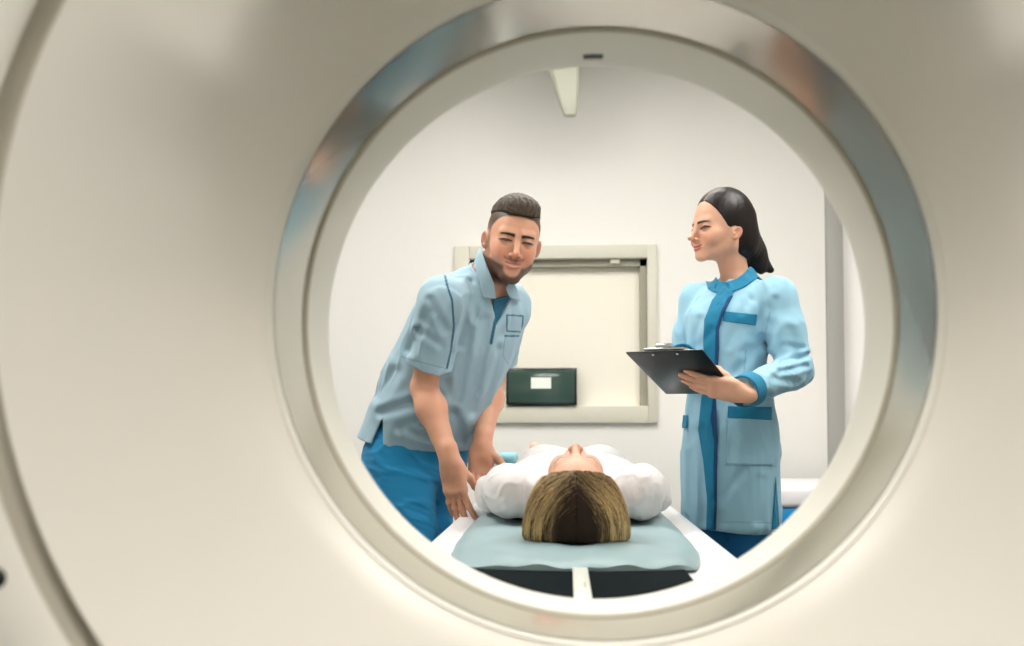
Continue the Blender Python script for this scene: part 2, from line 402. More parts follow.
def mesh_sdf(f, lo, hi, h, B=12, slack=1.6):
    """sparse surface nets of f<0. returns verts, quads"""
    lo = np.asarray(lo, float); hi = np.asarray(hi, float)
    nb = np.maximum(1, np.ceil((hi-lo)/(h*B)).astype(int)); n = nb*B+1
    g = np.stack(np.meshgrid(*[np.arange(k) for k in nb], indexing='ij'), -1).reshape(-1, 3)
    cen = lo+(g*B+B/2)*h
    dc = f(cen); rad = B*h*.5*math.sqrt(3)*slack+h
    vals = np.empty(n, np.float32)
    sgn = np.where(dc < 0, -1., 1.).reshape(nb)
    vals[:-1, :-1, :-1] = np.repeat(np.repeat(np.repeat(sgn, B, 0), B, 1), B, 2)
    vals[-1] = vals[-2]; vals[:, -1] = vals[:, -2]; vals[:, :, -1] = vals[:, :, -2]
    loc = np.stack(np.meshgrid(*[np.arange(B+1)]*3, indexing='ij'), -1).reshape(-1, 3)
    act = g[np.abs(dc) < rad]
    for s in range(0, len(act), 120):
        a = act[s:s+120]
        idx = (a[:, None]*B+loc[None]).reshape(-1, 3)
        v = f(lo+idx*h).astype(np.float32)
        vals[idx[:, 0], idx[:, 1], idx[:, 2]] = v
    ins = vals < 0
    c = np.zeros(np.array(n)-1, np.int8)
    for i in (0, 1):
        for j in (0, 1):
            for k in (0, 1): c += ins[i:n[0]-1+i, j:n[1]-1+j, k:n[2]-1+k]
    cell = np.argwhere((c > 0) & (c < 8))
    if not len(cell): return np.zeros((0, 3)), []
    ids = np.full(c.shape, -1, np.int32); ids[cell[:, 0], cell[:, 1], cell[:, 2]] = np.arange(len(cell))
    acc = np.zeros((len(cell), 3)); cnt = np.zeros(len(cell))
    cor = [(i, j, k) for i in (0, 1) for j in (0, 1) for k in (0, 1)]
    for a in cor:
        for ax in range(3):
            if a[ax]: continue
            b = list(a); b[ax] = 1
            va = vals[cell[:, 0]+a[0], cell[:, 1]+a[1], cell[:, 2]+a[2]]; vb = vals[cell[:, 0]+b[0], cell[:, 1]+b[1], cell[:, 2]+b[2]]
            x = (va < 0) != (vb < 0); t = np.where(x, va/(va-vb+1e-20), 0)
            pt = np.array(a, float)[None].repeat(len(cell), 0); pt[:, ax] = t
            acc[x] += pt[x]; cnt[x] += 1
    verts = lo+(cell+acc/cnt[:, None])*h
    quads = []
    for ax in range(3):
        sl = [slice(1, n[0]-1), slice(1, n[1]-1), slice(1, n[2]-1)]; sl[ax] = slice(0, n[ax]-1)
        s2 = list(sl); s2[ax] = slice(1, n[ax])
        A = ins[tuple(sl)]; Bm = ins[tuple(s2)]
        e = np.argwhere(A != Bm); off = np.array([1, 1, 1]); off[ax] = 0; e = e+off
        u, w = (ax+1) % 3, (ax+2) % 3
        du = np.zeros(3, int); du[u] = 1; dw = np.zeros(3, int); dw[w] = 1
        q = [ids[tuple((e-k).T)] for k in (du*0, du, du+dw, dw)]
        q = np.stack(q, 1); fl = ins[e[:, 0], e[:, 1], e[:, 2]]
        q[fl] = q[fl][:, ::-1]
        quads.append(q)
    q = np.concatenate(quads)
    q = q[(q >= 0).all(1)][:, ::-1]
    return verts, q
def project(f, v, it=2, eps=.0006):
    for _ in range(it):
        d = f(v)
        g = np.stack([f(v+np.eye(3)[i]*eps)-d for i in range(3)], 1)/eps
        v = v - np.clip(d/np.maximum((g**2).sum(1), .3), -.003, .003)[:, None]*g
    return v
def sdf_obj(name, f, lo, hi, h, m=None, parent=None, attrs=None, mats=None, it=1, pieces=None):
    """one mesh object from an SDF; attrs: dict name->fn(verts); pieces: list of (lo,hi,h) boxes joined into the one mesh"""
    vs, qs, off = [], [], 0
    for lo_, hi_, h_ in (pieces or [(lo, hi, h)]):
        lo_ = np.asarray(lo_, float); hi_ = np.asarray(hi_, float)
        v, q = mesh_sdf(f, lo_, hi_, h_)
        if it and len(v): v = project(f, v, it)
        if len(v): vs.append(v); qs.append(q+off); off += len(v)
    v = np.concatenate(vs); q = np.concatenate(qs)
    me = bpy.data.meshes.new(name)
    me.vertices.add(len(v)); me.vertices.foreach_set('co', v.astype(np.float32).ravel())
    me.loops.add(len(q)*4); me.loops.foreach_set('vertex_index', q.astype(np.int32).ravel())
    me.polygons.add(len(q)); me.polygons.foreach_set('loop_start', np.arange(0, len(q)*4, 4, dtype=np.int32))
    me.update(); me.validate()
    for k, fn in (attrs or {}).items():
        a = me.attributes.new(k, 'FLOAT', 'POINT'); a.data.foreach_set('value', fn(v).astype(np.float32))
    o = link(name, me, m, parent)
    return o
def strands(name, paths, r0, r1, m, parent, tone=None, sides=3):
    """hair strands: paths (N,K,3)"""
    N, K, _ = paths.shape
    t = np.gradient(paths, axis=1); t /= np.linalg.norm(t, axis=-1, keepdims=True)+1e-9
    up = np.array([.31, .52, .79]); u = np.cross(t, up); u /= np.linalg.norm(u, axis=-1, keepdims=True)+1e-9; w = np.cross(t, u)
    rr = (r0+(r1-r0)*np.linspace(0, 1, K))[None, :, None]
    vs = []
    for s in range(sides):
        a = 2*np.pi*s/sides; vs.append(paths+rr*(u*np.cos(a)+w*np.sin(a)))
    v = np.stack(vs, 2).reshape(-1, 3)
    base = (np.arange(N)[:, None, None]*K+np.arange(K-1)[None, :, None])*sides
    s0 = np.arange(sides)[None, None]; s1 = (s0+1) % sides
    q = np.stack([base+s0, base+s1, base+sides+s1, base+sides+s0], -1).reshape(-1, 4)
    me = bpy.data.meshes.new(name)
    me.vertices.add(len(v)); me.vertices.foreach_set('co', v.astype(np.float32).ravel())
    me.loops.add(len(q)*4); me.loops.foreach_set('vertex_index', q.astype(np.int32).ravel())
    me.polygons.add(len(q)); me.polygons.foreach_set('loop_start', np.arange(0, len(q)*4, 4, dtype=np.int32))
    me.update()
    a = me.attributes.new('tone', 'FLOAT', 'POINT')
    tv = np.zeros(N) if tone is None else tone
    tv = tv if tv.ndim == 2 else np.repeat(tv[:, None], K, 1)
    a.data.foreach_set('value', np.repeat(tv.reshape(-1), sides).astype(np.float32))
    return link(name, me, m, parent)
def attr_mix(m, base, layers):
    """chain of colour mixes driven by vertex attributes onto the base colour"""
    nt = m.node_tree; b = nt.nodes['Principled BSDF']
    src = b.inputs['Base Color'].links[0].from_socket if b.inputs['Base Color'].links else None
    for name, col in layers:
        at = nt.nodes.new('ShaderNodeAttribute'); at.attribute_name = name
        mx = nt.nodes.new('ShaderNodeMix'); mx.data_type = 'RGBA'; mx.clamp_factor = True
        nt.links.new(at.outputs['Fac'], mx.inputs[0])
        if src: nt.links.new(src, mx.inputs[6])
        else: mx.inputs[6].default_value = (*base, 1)
        mx.inputs[7].default_value = (*col, 1); src = mx.outputs[2]
    nt.links.new(src, b.inputs['Base Color'])
    return m
def sstep(x, a, b): t = np.clip((x-a)/(b-a), 0, 1); return t*t*(3-2*t)

# ------------------------------------------------------------------ heads and hands
class Head:
    """local axes: x = subject's left, y = face direction, z = crown; origin between the eyes' height and the ear line"""
    def __init__(s, O, R, scale=1., male=True, open_eye=.0042, smile=.006, mouth_open=.004, gaze=(0, 0), zs=(1., 1.), ear=-.010, iris=.78, nose=0.):
        s.O, s.R, s.k, s.male = np.asarray(O, float), R, scale, male
        s.oe, s.sm, s.mo, s.gaze = open_eye, smile, mouth_open, gaze; s.zs, s.ear, s.ir, s.ns = zs, ear, iris, nose
    def loc(s, p):
        q = ((p-s.O) @ s.R)/s.k
        if s.zs != (1., 1.): q[..., 2] = np.where(q[..., 2] < 0, q[..., 2]/s.zs[0], q[..., 2]/s.zs[1])
        return q
    def w(s, *a):
        a = np.array(a, float); a[2] *= s.zs[0] if a[2] < 0 else s.zs[1]
        return s.O + s.R @ (a*s.k)
    def sdf(s, p):
        q = s.loc(p); m = s.male
        Q = q.copy(); Q[..., 0] = np.abs(Q[..., 0])       # symmetric
        d = ell(q, V(0, -.012, .032), (.0755, .098, .088))
        d = smin(d, ell(q, V(0, .022, -.022), (.057, .066, .085)), .03)
        jr = .019 if m else .016
        jx = .0415 if m else .041
        d = smin(d, cone(Q, V(jx, -.002, -.060), V(.014, .068, -.100 if m else -.096), jr, .0160 if m else .0145), .024)
        d = smin(d, cone(Q, V(jx+.006, -.006, -.02), V(jx, -.002, -.06), .016, jr), .03)
        d = smin(d, sph(q, V(0, .074, -.101 if m else -.097), .017 if m else .0145), .02)
        d = smin(d, sph(Q, V(.041, .053, -.024), .020), .025)          # cheekbone
        d = smin(d, sph(Q, V(.036, .064, -.042), .015+s.sm*.5), .02)          # smiling cheek
        d = smin(d, cone(Q, V(.010, .083, .017), V(.040, .071, .020), .009 if m else .006, .008 if m else .006), .016)
        d = smax(d, -ell(Q, V(.031, .100, -.001), (.020, .022, .0135)), .012)   # socket
        # lids around the eyeball
        lid = sph(Q, V(.031, .0715, -.001), .0152)
        d = smin(d, lid, .005)
        op = ell(Q, V(.0315, .0895, -.0015), (.0128, .010, max(s.oe, .0015)))
        d = smax(d, -op, .0012)
        # nose
        d = smin(d, cone(q, V(0, .087, .010), V(0, .1115-s.ns, -.0325), .0062+s.ns*.1, .0085+s.ns*.15), .010)
        d = smin(d, sph(q, V(0, .1135-s.ns, -.0350), .0090 if m else .0080), .006)
        d = smin(d, sph(Q, V(.0115, .098, -.0395), .0075 if m else .0065), .007)
        d = smax(d, -ell(Q, V(.0062, .1055, -.0475), (.0035, .0048, .004)), .002)
        # muzzle and lips
        d = smin(d, ell(q, V(0, .0655, -.065), (.030, .0255, .024)), .02)
        ax_ = np.clip(Q[..., 0]/.027, 0, 1.3)
        lift = s.sm*ax_**2
        q2 = q.copy(); q2[..., 2] = q[..., 2]-lift; q2[..., 1] = q[..., 1]+.013*ax_**2
        d = smin(d, ell(q2, V(0, .0905, -.0625), (.0255, .0065, .0045)), .005)
        d = smin(d, ell(q2, V(0, .089, -.0735), (.0225, .0075, .0058)), .006)
        d = smax(d, -ell(q2, V(0, .100, -.0677), (.0255, .0125, max(s.mo, .0012))), .0015)
        if s.mo > .002: d = smin(d, ell(q2, V(0, .0840, -.0655), (.020, .0055, .006)), .0)   # teeth
        # ears
        e = Q.copy(); c, sn_ = math.cos(.25), math.sin(.25)
        e0 = e-V(.0745, -.006, s.ear); ez = e0[..., 2]*c+e0[..., 1]*sn_*-1; ey = e0[..., 1]*c+e0[..., 2]*sn_
        e0 = np.stack([e0[..., 0]*.85-e0[..., 1]*-.45, ey, ez], -1)
        e0 = e0*(1.12 if m else 1.18)
        er = ell(e0, V(.004, 0, 0), (.0058, .0160, .0285))
        er = smax(er, -ell(e0, V(.0105, .002, .003), (.0085, .0105, .020)), .002)
        er = smin(er, sph(e0, V(.003, .008, -.006), .005), .005)
        d = smin(d, er, .006)
        return d*s.k
    # masks (0..1) in local coordinates
    def masks(s, p):
        q = s.loc(p); x, y, z = np.abs(q[..., 0]), q[..., 1], q[..., 2]; out = {}
        n = wn(q, 5, 260, oct=2)*.5
        front = sstep(y, .03, .05)
        ax_ = np.clip(x/.027, 0, 1.3); zz = z-s.sm*ax_**2
        lip = np.maximum(1-np.hypot(x/.026, (zz+.0625)/.0052), 1-np.hypot(x/.0245, (zz+.0735)/.0068))
        out['lip'] = sstep(lip, 0, .25)*sstep(y, .06, .07)*(1-.0)
        out['teeth'] = (sstep(1-np.hypot(x/.021, (zz+.0665)/max(s.mo+.0006, .001)), 0, .2)*sstep(y, .07, .075)*sstep(-(y+.013*ax_**2), -.0935, -.0905)) if s.mo > .002 else x*0
        # brow
        bt = np.clip((x-.010)/.040, 0, 1); bz = .0152+.0036*np.sin(bt*2.4)-.002*bt
        th = (.0052 if s.male else .0036)*(1-.55*bt)
        out['brow'] = sstep(th-np.abs(z-bz)+n*.0012, -.001, .0016)*sstep(x, .007, .012)*(1-sstep(x, .046, .052))*front
        # lashes, widened with painted shade in the eye slit and lid crease
        lx, lz = (x-.0315)/.0150, (z+.0015)/(max(s.oe, .0015)+.0022)
        rr = np.hypot(lx, lz)
        out['lash_shade'] = (1-sstep(np.abs(rr-.92), .15, .60))*(.45+.55*sstep(lz, -.5, .3))*sstep(y, .06, .07)*(1-sstep(rr, 1.3, 1.5))
        # beard: full along jaw, chin, moustache
        if s.male:
            jl = -.046-.27*y                                   # cheek line falls forward
            low = sstep(-(z-jl) + n*.004, -.004, .010)
            side = sstep(y, -.02, -.005)*sstep(-z, -.02, 0.01)*(1-sstep(y, .018, .03))*sstep(x, .045, .055)   # sideburn
            mous = .75*sstep(.0050-np.abs(zz+.0545)+n*.001, -.002, .003)*(1-sstep(x, .026, .034))*front
            corner = .85*sstep(.0115-np.hypot((x-.037), np.maximum(np.abs(z+.088)-.018, 0)), -.006, .004)*front
            b = np.maximum(np.maximum(low*.95*sstep(y, -.02, .0), side*.5), mous*.8)
            soul = 1-sstep(np.hypot(x/.027, (z+.074)/.027), .75, 1.1)
            chin = np.maximum(b*(1-soul*.92), mous*.8)*(1-out['lip'])*(1-out['teeth'])
            under = 1-sstep(-z, .118, .135)
            out['beard'] = np.clip(chin*under, 0, 1)
            # short-cropped sides
            hl = .066-.02*np.clip(y/.08, -1, 1)
            thr = np.interp(y, [-.10, -.03, -.012, .012, .020, .030, .048, .062, .08], [-.045, -.03, -.02, -.02, .0, .030, .052, .062, .068])
            fade = sstep(z-thr+n*.002, -.003, .007)
            earm = (1-sstep(np.hypot(y+.006, z-s.ear), .028, .036))*sstep(x, .070, .074)
            fade = fade*(1-earm)
            out['crop'] = fade*(.55+.45*sstep(z, .0, .05))
        out['flush'] = .5*np.clip(np.exp(-((x-.038)**2+(z+.035)**2)/.018**2)*front + .8*np.exp(-((x)**2+(z+.035)**2)/.012**2)*front + .9*sstep(x, .074, .084)*(1-sstep(np.abs(z), .03, .04)), 0, 1)
        return out
    def eyes(s, parent, label_side=None):
        for sx in (1, -1):
            bm = bmesh.new(); bmesh.ops.create_uvsphere(bm, u_segments=24, v_segments=16, radius=.0127*s.k)
            me = bpy.data.meshes.new('eye'); bm.to_mesh(me); bm.free()
            c = s.w(sx*.031, .0725, -.001)
            v = np.empty(len(me.vertices)*3, np.float32); me.vertices.foreach_get('co', v); v = v.reshape(-1, 3)
            gx, gz = s.gaze; g = nrm(s.R @ nrm([gx, 1, gz]))
            cs = (v/np.linalg.norm(v, axis=1, keepdims=True)) @ g
            a = me.attributes.new('iris', 'FLOAT', 'POINT'); a.data.foreach_set('value', sstep(cs, s.ir, s.ir+.08).astype(np.float32))
            v = v+c; me.vertices.foreach_set('co', v.ravel()); me.update()
            link('eye', me, M['eye'], parent)

def hand_prims(W, R, side, curls, spread=.06, thumb=(.5, .3), k=1.):
    """W wrist; R columns: x toward thumb, y along fingers, z back of hand. returns list of chains (pts, radii)"""
    out = []
    base = [(.026, .088), (.0085, .092), (-.009, .088), (-.025, .080)]
    L = [(.043, .025, .021), (.047, .029, .022), (.043, .027, .022), (.034, .020, .019)]
    rad = [.0088, .0090, .0085, .0076]
    for i in range(4):
        bx, by = base[i]; a = curls[i]; sp = (1.5-i)*spread
        p = np.array([bx, by, 0.]); pts = [p.copy()]; ang_ = 0
        for j in range(3):
            ang_ += a[j]
            dv = np.array([math.sin(sp)*math.cos(ang_), math.cos(sp)*math.cos(ang_), -math.sin(ang_)])
            p = p + dv*L[i][j]; pts.append(p.copy())
        r = rad[i]
        out.append(([W + R @ (q*k) for q in pts], [r*1.08*k, r*k, r*.9*k, r*.78*k]))
    # thumb
    t0 = np.array([.022, .022, -.006]); sp, cu = thumb
    d1 = nrm([math.sin(sp+.35), math.cos(sp+.35), -.35-cu*.5]); t1 = t0+d1*.040
    d2 = nrm([math.sin(sp), math.cos(sp), -.3-cu]); t2 = t1+d2*.034
    d3 = nrm([math.sin(sp-.25), math.cos(sp-.25), -.3-cu*1.2]); t3 = t2+d3*.026
    out.append(([W + R @ (q*k) for q in (t0, t1, t2, t3)], [.0135*k, .0115*k, .0100*k, .0082*k]))
    return out
def hand_sdf(p, W, R, prims, k=1.):
    q = (p-W) @ R
    d = rbox(q, V(.001, .052, 0)*k, V(.039, .044, .0125)*k, .0120*k)
    d = smin(d, ell(q, V(.024, .034, -.008)*k, V(.016, .028, .014)*k), .012*k)
    d = smin(d, ell(q, V(-.024, .036, -.006)*k, V(.013, .032, .013)*k), .012*k)
    d = smin(d, cone(q, V(0, -.03, 0)*k, V(0, .03, 0)*k, .0235*k, .022*k), .02*k)
    fs = None
    for i, (pts, rs) in enumerate(prims):
        c = chain(p, pts, rs, .003*k)
        kn = sph(p, pts[1] if i < 4 else pts[2], rs[1]*1.06); c = smin(c, kn, .004*k)
        fs = c if fs is None else np.minimum(fs, c)
        if i < 4:   # knuckle + tendon ridge
            d = smin(d, sph(p, pts[0]+R[:, 2]*.002*k, rs[0]*1.05), .010*k)
    return smin(d, fs, .0045*k)

M['eye'] = attr_mix(mat('eyeball', S(196, 186, 178), .12, coat=.5), S(196, 186, 178), [('iris', S(40, 26, 18))])
def skin_mat(name, col, layers):
    return attr_mix(mat(name, col, .48, spec=.4, sss=.25, noise=.05, nscale=60, bump=.12, bscale=900), col, layers)
# ------------------------------------------------------------------ people
def head_frame(yaw, pitch, roll):
    """yaw: face turned from -Y toward +X; roll: crown toward +X as seen from the camera"""
    y = V(math.sin(yaw)*math.cos(pitch), -math.cos(yaw)*math.cos(pitch), -math.sin(pitch))
    zr = V(math.sin(roll), -math.sin(pitch)*.0, math.cos(roll))
    z = nrm(zr-y*(zr@y)); x = np.cross(y, z)
    return np.stack([x, y, z], 1)
def hand_frame(y, z, right):
    y = nrm(y); z = np.asarray(z, float); z = nrm(z-y*(z@y)); x = np.cross(y, z)
    return np.stack([-x if right else x, y, z], 1)
def bounded(f, c, r):
    c = np.asarray(c, float)
    def g(p):
        d0 = np.sqrt(((p-c)**2).sum(-1))-r
        out = np.maximum(d0, .0)+.03
        m = d0 < .03
        if m.any(): out[m] = f(p[m])
        return out
    return g
def facing(f, v, steps=(.012, .03, .06, .1, .16, .25)):
    """1 where nothing of f lies between v and the camera side"""
    t = CAM-v; t /= np.linalg.norm(t, axis=1, keepdims=True); ok = np.ones(len(v), bool)
    for s in steps: ok &= f(v+t*s) > .002
    return ok.astype(float)
def px_region(poly):
    """screen-shaped cutter used to outline a garment panel; signed metres at ~2.7 m"""
    def g(p):
        x, y = proj(p); return poly_dist2(x, y, poly)*.0027
    return g

def limb(p, a, m_, b, ra, rm, rb, k=.02): return chain(p, [a, m_, b], [ra, rm, rb], k)

MF = V(.70, -.71, 0); MRt = V(-.71, -.70, 0)                   # man's forward, man's right
m_pel = P(413, 452, 2.98); m_neck = P(487, 280, 2.77)
mU = nrm(m_neck-m_pel); mY = nrm(MF-mU*(MF@mU)); mX = np.cross(mY, mU); mR = np.stack([mX, mY, mU], 1)
mL = np.linalg.norm(m_neck-m_pel)
m_shR, m_shL = P(442, 301, 2.625), P(507, 306, 2.90)
m_elR, m_wrR = P(424, 388, 2.73), P(450, 460, 2.65)
m_elL, m_wrL = P(492, 383, 3.00), P(482, 445, 2.86)
mh = Head(P(512.5, 241, 2.72), head_frame(.20, .20, .15), .955, True, open_eye=.0022, smile=.0075, mouth_open=.0042, gaze=(0, -.6), iris=.55)
m_hR, m_hL = P(458, 506, 2.65)-m_wrR, P(480, 482, 2.84)-m_wrL
RhR = hand_frame(m_hR, V(-.55, -.80, .25), True)
RhL = hand_frame(m_hL, V(-.15, .85, .25), False)
pR = hand_prims(m_wrR, RhR, 1, [(.08, .28, .2), (.02, .22, .2), (-.02, .20, .18), (.05, .25, .2)], spread=.11, thumb=(.0, .45), k=.98)
pL = hand_prims(m_wrL, RhL, 1, [(.5, .4, .3), (.45, .45, .3), (.5, .45, .3), (.5, .5, .3)], spread=.06, thumb=(.58, .0), k=.95)
def man_arm(p, sh, el, wr):
    d = chain(p, [sh, sh+(el-sh)*.45, el], [.048, .043, .0345], .03)
    fa = el+(wr-el)*.28
    return smin(d, chain(p, [el, fa, wr], [.0345, .038, .0245], .03), .02)
man_body_tab = [(-.12, 0, .03, .140, .080), (-.02, 0, .025, .145, .085), (.12, 0, 0, .14, .095), (.30, 0, 0, .155, .105), (mL*.78, 0, .0, .16, .10), (mL*.92, 0, 0, .12, .07), (mL*1.0, 0, .01, .06, .055)]
m_hipR, m_hipL = m_pel+V(-.030, -.080, 0)-mU*.02+MF*.015, m_pel+V(.010, .086, 0)-mU*.02+MF*.015
m_knR, m_knL = m_hipR+V(.062, -.09, -.41), m_hipL+V(.02, -.04, -.42)
m_anR = V(m_knR[0]-.05, m_knR[1]+.08, .10); m_anL = V(m_knL[0]-.05, m_knL[1]+.06, .10)
f_headM = bounded(mh.sdf, mh.O, .19)
def f_neckM(p):
    a = mh.w(0, -.028, -.055)
    return chain(p, [m_neck-mU*.05, m_neck*.45+a*.55, a], [.066, .057, .056], .02)
fh_R = bounded(lambda p: hand_sdf(p, m_wrR, RhR, pR, .98), m_wrR+RhR[:, 1]*.08, .15)
fh_L = bounded(lambda p: hand_sdf(p, m_wrL, RhL, pL, .95), m_wrL+RhL[:, 1]*.08, .15)
def f_torsoM(p):
    d = loft(p, m_pel, mR, man_body_tab, 2.2, .04)
    d = smin(d, cone(p, m_neck-mU*.06, m_shR, .05, .048), .05)
    return smin(d, cone(p, m_neck-mU*.06, m_shL, .05, .048), .05)
def f_legsM(p):
    d = chain(p, [m_hipR, m_knR, m_anR], [.085, .055, .04], .04)
    d = smin(d, chain(p, [m_hipL, m_knL, m_anL], [.085, .055, .04], .04), .02)
    for an in (m_anR, m_anL): d = smin(d, cone(p, an-V(0, 0, .05), an+MF*.14-V(0, 0, .065), .035, .028), .03)
    return d
def f_skinM(p):
    d = smin(f_headM(p), f_neckM(p), .022)
    d = smin(d, f_torsoM(p), .03)
    aR = smin(man_arm(p, m_shR, m_elR, m_wrR), fh_R(p), .018); aL = smin(man_arm(p, m_shL, m_elL, m_wrL), fh_L(p), .018)
    d = smin(d, np.minimum(aR, aL), .02)
    return smin(d, f_legsM(p), .03)
SK = S(214, 160, 132)
M['skin_man'] = skin_mat('skin_man', SK, [('flush', S(206, 122, 98)), ('lip', S(192, 112, 98)), ('teeth', S(236, 228, 218)), ('crop', S(82, 66, 52)), ('beard', S(76, 54, 42)), ('brow', S(44, 32, 26)), ('lash_shade', S(48, 32, 26))])
MAN = empty('person', (m_pel[0], m_pel[1], 0), 'bearded man in light blue short-sleeved scrubs leaning over the left side of the scanner table', 'person')
def mk(h, key, near): return lambda v: h.masks(v)[key]*near(v)
nearM = lambda v: (np.sqrt(((v-mh.O)**2).sum(1)) < .17).astype(float)
lo, hi = mh.O-.165, mh.O+.165
neck_z = mh.O[2]-.165
sp_h = 1.7e-3 if not globals().get('DRAFT') else 3e-3
sdf_obj('body', f_skinM, None, None, 0, M['skin_man'], MAN,
        attrs={k: mk(mh, k, nearM) for k in ('flush', 'lip', 'teeth', 'crop', 'beard', 'brow', 'lash_shade')},
        pieces=[(lo+V(0, 0, .0), hi, sp_h), ([-.75, 2.45, .02], [.12, 3.35, neck_z+.012], .0042 if not globals().get('DRAFT') else .006)])
mh.eyes(MAN)
# ---- trousers and shoes
def wr(p, seed, s, st=(1, 1, 1), R=None): return wn(p, seed, s, st, R)
def f_pantsM(p):
    d = loft(p, m_pel, mR, [(-.20, 0, .03, .15, .10), (-.10, 0, .028, .160, .108), (.0, 0, .026, .160, .112), (.10, 0, .015, .150, .108)], 2.3, .03)
    lr = chain(p, [m_hipR, m_knR, m_anR], [.093, .082, .068], .05)
    ll = chain(p, [m_hipL, m_knL, m_anL], [.093, .082, .068], .05)
    d = smin(d, smin(lr, ll, .006), .04)
    fo = wr(p, 11, 13, (1.2, 1.2, 2.2))
    d = d + .004*fo - .0035*np.exp(-(wr(p, 12, 9, (1, 1, 2.4))/.16)**2)
    return smax(d, .09-p[..., 2], .004)
M['scrub'] = mat('scrub_cotton', S(152, 181, 195), .85, sheen=.15, noise=.03, nscale=300, bump=.2, bscale=700)
M['scrub_dk'] = mat('scrub_trim', S(24, 92, 120), .85, sheen=.1, noise=.04, nscale=300)
M['pants'] = mat('scrub_trousers', S(10, 126, 176), .85, sheen=.1, noise=.04, nscale=300, bump=.2, bscale=700)
M['coatblue'] = mat('coat_cotton', S(150, 196, 217), .85, sheen=.15, noise=.03, nscale=300, bump=.2, bscale=700)
M['coatdk'] = mat('coat_trim', S(10, 122, 160), .85, sheen=.1, noise=.04, nscale=300, bump=.15, bscale=700)
M['shoe'] = mat('clog_leather', S(236, 236, 236), .4, noise=.02)
sdf_obj('trousers', f_pantsM, [-.75, 2.5, .06], [-.05, 3.35, 1.1], .0055, M['pants'], MAN)
for an in (m_anR, m_anL):
    fs = lambda p, an=an: smax(smin(ell(p, an+MF*.02-V(0, 0, .055), (.05, .062, .05), frame(y=MF, x=V(0, 0, 1))), smin(cone(p, an-V(0, 0, .06), an+MF*.15-V(0, 0, .068), .042, .033), cone(p, an-MF*.03-V(0, 0, .055), an+MF*.03-V(0, 0, .05), .045, .045), .03), .03), -p[..., 2]+.001, .003)
    sdf_obj('shoe', fs, an-V(.2, .22, .1), an+V(.22, .2, .08), .006, M['shoe'], MAN)
# ---- scrub top
top_tab = [(-.115, -.0, .016, .194, .138), (-.03, 0, .010, .188, .138), (.10, 0, -.006, .172, .136), (.26, 0, -.008, .170, .134), (mL*.70, 0, -.004, .170, .130), (mL*.86, 0, -.006, .160, .105), (mL*.97, 0, 0, .085, .078), (mL*1.04, 0, .005, .064, .062)]
slR, slL = m_shR+(m_elR-m_shR)*.70, m_shL+(m_elL-m_shL)*.68
mW = nrm(V(0, 1, 0)-mU*mU[1])
def f_topM0(p):
    d = loft(p, m_pel, mR, top_tab, 2.25, .03)
    d = smin(d, cone(p, m_neck-mU*.085, m_shR-mU*.0, .070, .062), .06)
    d = smin(d, cone(p, m_neck-mU*.085, m_shL-mU*.0, .070, .062), .06)
    return d
def sleeve(p, sh, en, r0, r1):
    ax_ = nrm(en-sh); d = cone(p, sh, en+ax_*.05, r0, r1)
    return smax(d, (p-en)@ax_, .004)
creases = [((428, 312), (410, 350), 5, .005), ((396, 372), (378, 396), 6, .005), ((440, 395), (382, 412), 5, .006), ((450, 412), (400, 428), 5, .006),
           ((470, 330), (458, 400), 5, .006), ((484, 320), (474, 410), 6, .005), ((500, 350), (480, 430), 5, .005), ((446, 380), (462, 440), 5, .006), ((508, 345), (500, 385), 4, .005),
           ((418, 330), (440, 345), 4, .004), ((430, 300), (446, 330), 4, .005), ((470, 282), (476, 320), 4, .004), ((440, 440), (410, 432), 4, .005), ((468, 300), (462, 345), 4, .004)]
def dimple(p, cr, sgn=1):
    x, y = proj(p); o = np.zeros(len(p))
    for a, b, w, h in cr:
        dd = line_dist2(x, y, [a, b]); o += h*(np.exp(-(dd/w)**2) - .6*np.exp(-((dd-w*1.6)/w)**2))
    return o
def f_topM(p):
    body = f_topM0(p)
    sR = sleeve(p, m_shR, slR, .060, .061); sL = sleeve(p, m_shL, slL, .060, .058)
    dR, dL = np.sqrt(((p-m_shR)**2).sum(-1)), np.sqrt(((p-m_shL)**2).sum(-1))
    d = smin2(smin2(body, sR, .004+.04*np.exp(-(dR/.09)**2)), sL, .004+.04*np.exp(-(dL/.09)**2))
    d = d + .004*wr(p, 21, 12, (1, 1, .7), mR) - .0045*np.exp(-(wr(p, 23, 8, (1.6, 1.6, .6), mR)/.15)**2) + 1.3*dimple(p, creases)*sstep(-((p-m_pel)@mW), .0, .06)
    return d
hem_p, hem_n = P(411, 451, 2.80), nrm(mU*.32+V(0, 0, .68))
slitR = px_region([(383, 417), (383, 452), (371, 448), (373, 440)])
def f_topM_shell(p):
    q = (p-m_pel) @ mR
    o = f_topM(p)
    inner = o+.012
    hem = smax(o, -((p-hem_p)@hem_n), .003)
    nk = mh.O-MF*0
    # neck opening: V at the front
    nq = (p-m_neck) @ mR
    vcut = np.sqrt(nq[..., 0]**2+((nq[..., 1]-.012))**2)-.061
    dist_sleeve = np.minimum(np.sqrt(((p-slR)**2).sum(-1)), np.sqrt(((p-slL)**2).sum(-1)))
    d = smax(hem, -inner, .002)
    up = nq[..., 2]+.02
    d = smax(d, -smax(vcut, -up, .01), .004)
    vv = smax(np.abs(nq[..., 0])*1.0-.030-(nq[..., 2]+.03)*.55, -(nq[..., 1]-.02), .004)       # open throat
    d = smax(d, -smax(vv, -(nq[..., 2]+.085), .004), .003)
    d = smax(d, -np.maximum(slitR(p), -q[..., 0]-.02*0), .003)
    return d
armh = [(444, 270), (447, 285), (452, 300), (454, 326), (451, 350), (447, 368)]
plk = [(509, 298), (500, 307), (495, 322), (491, 343)]
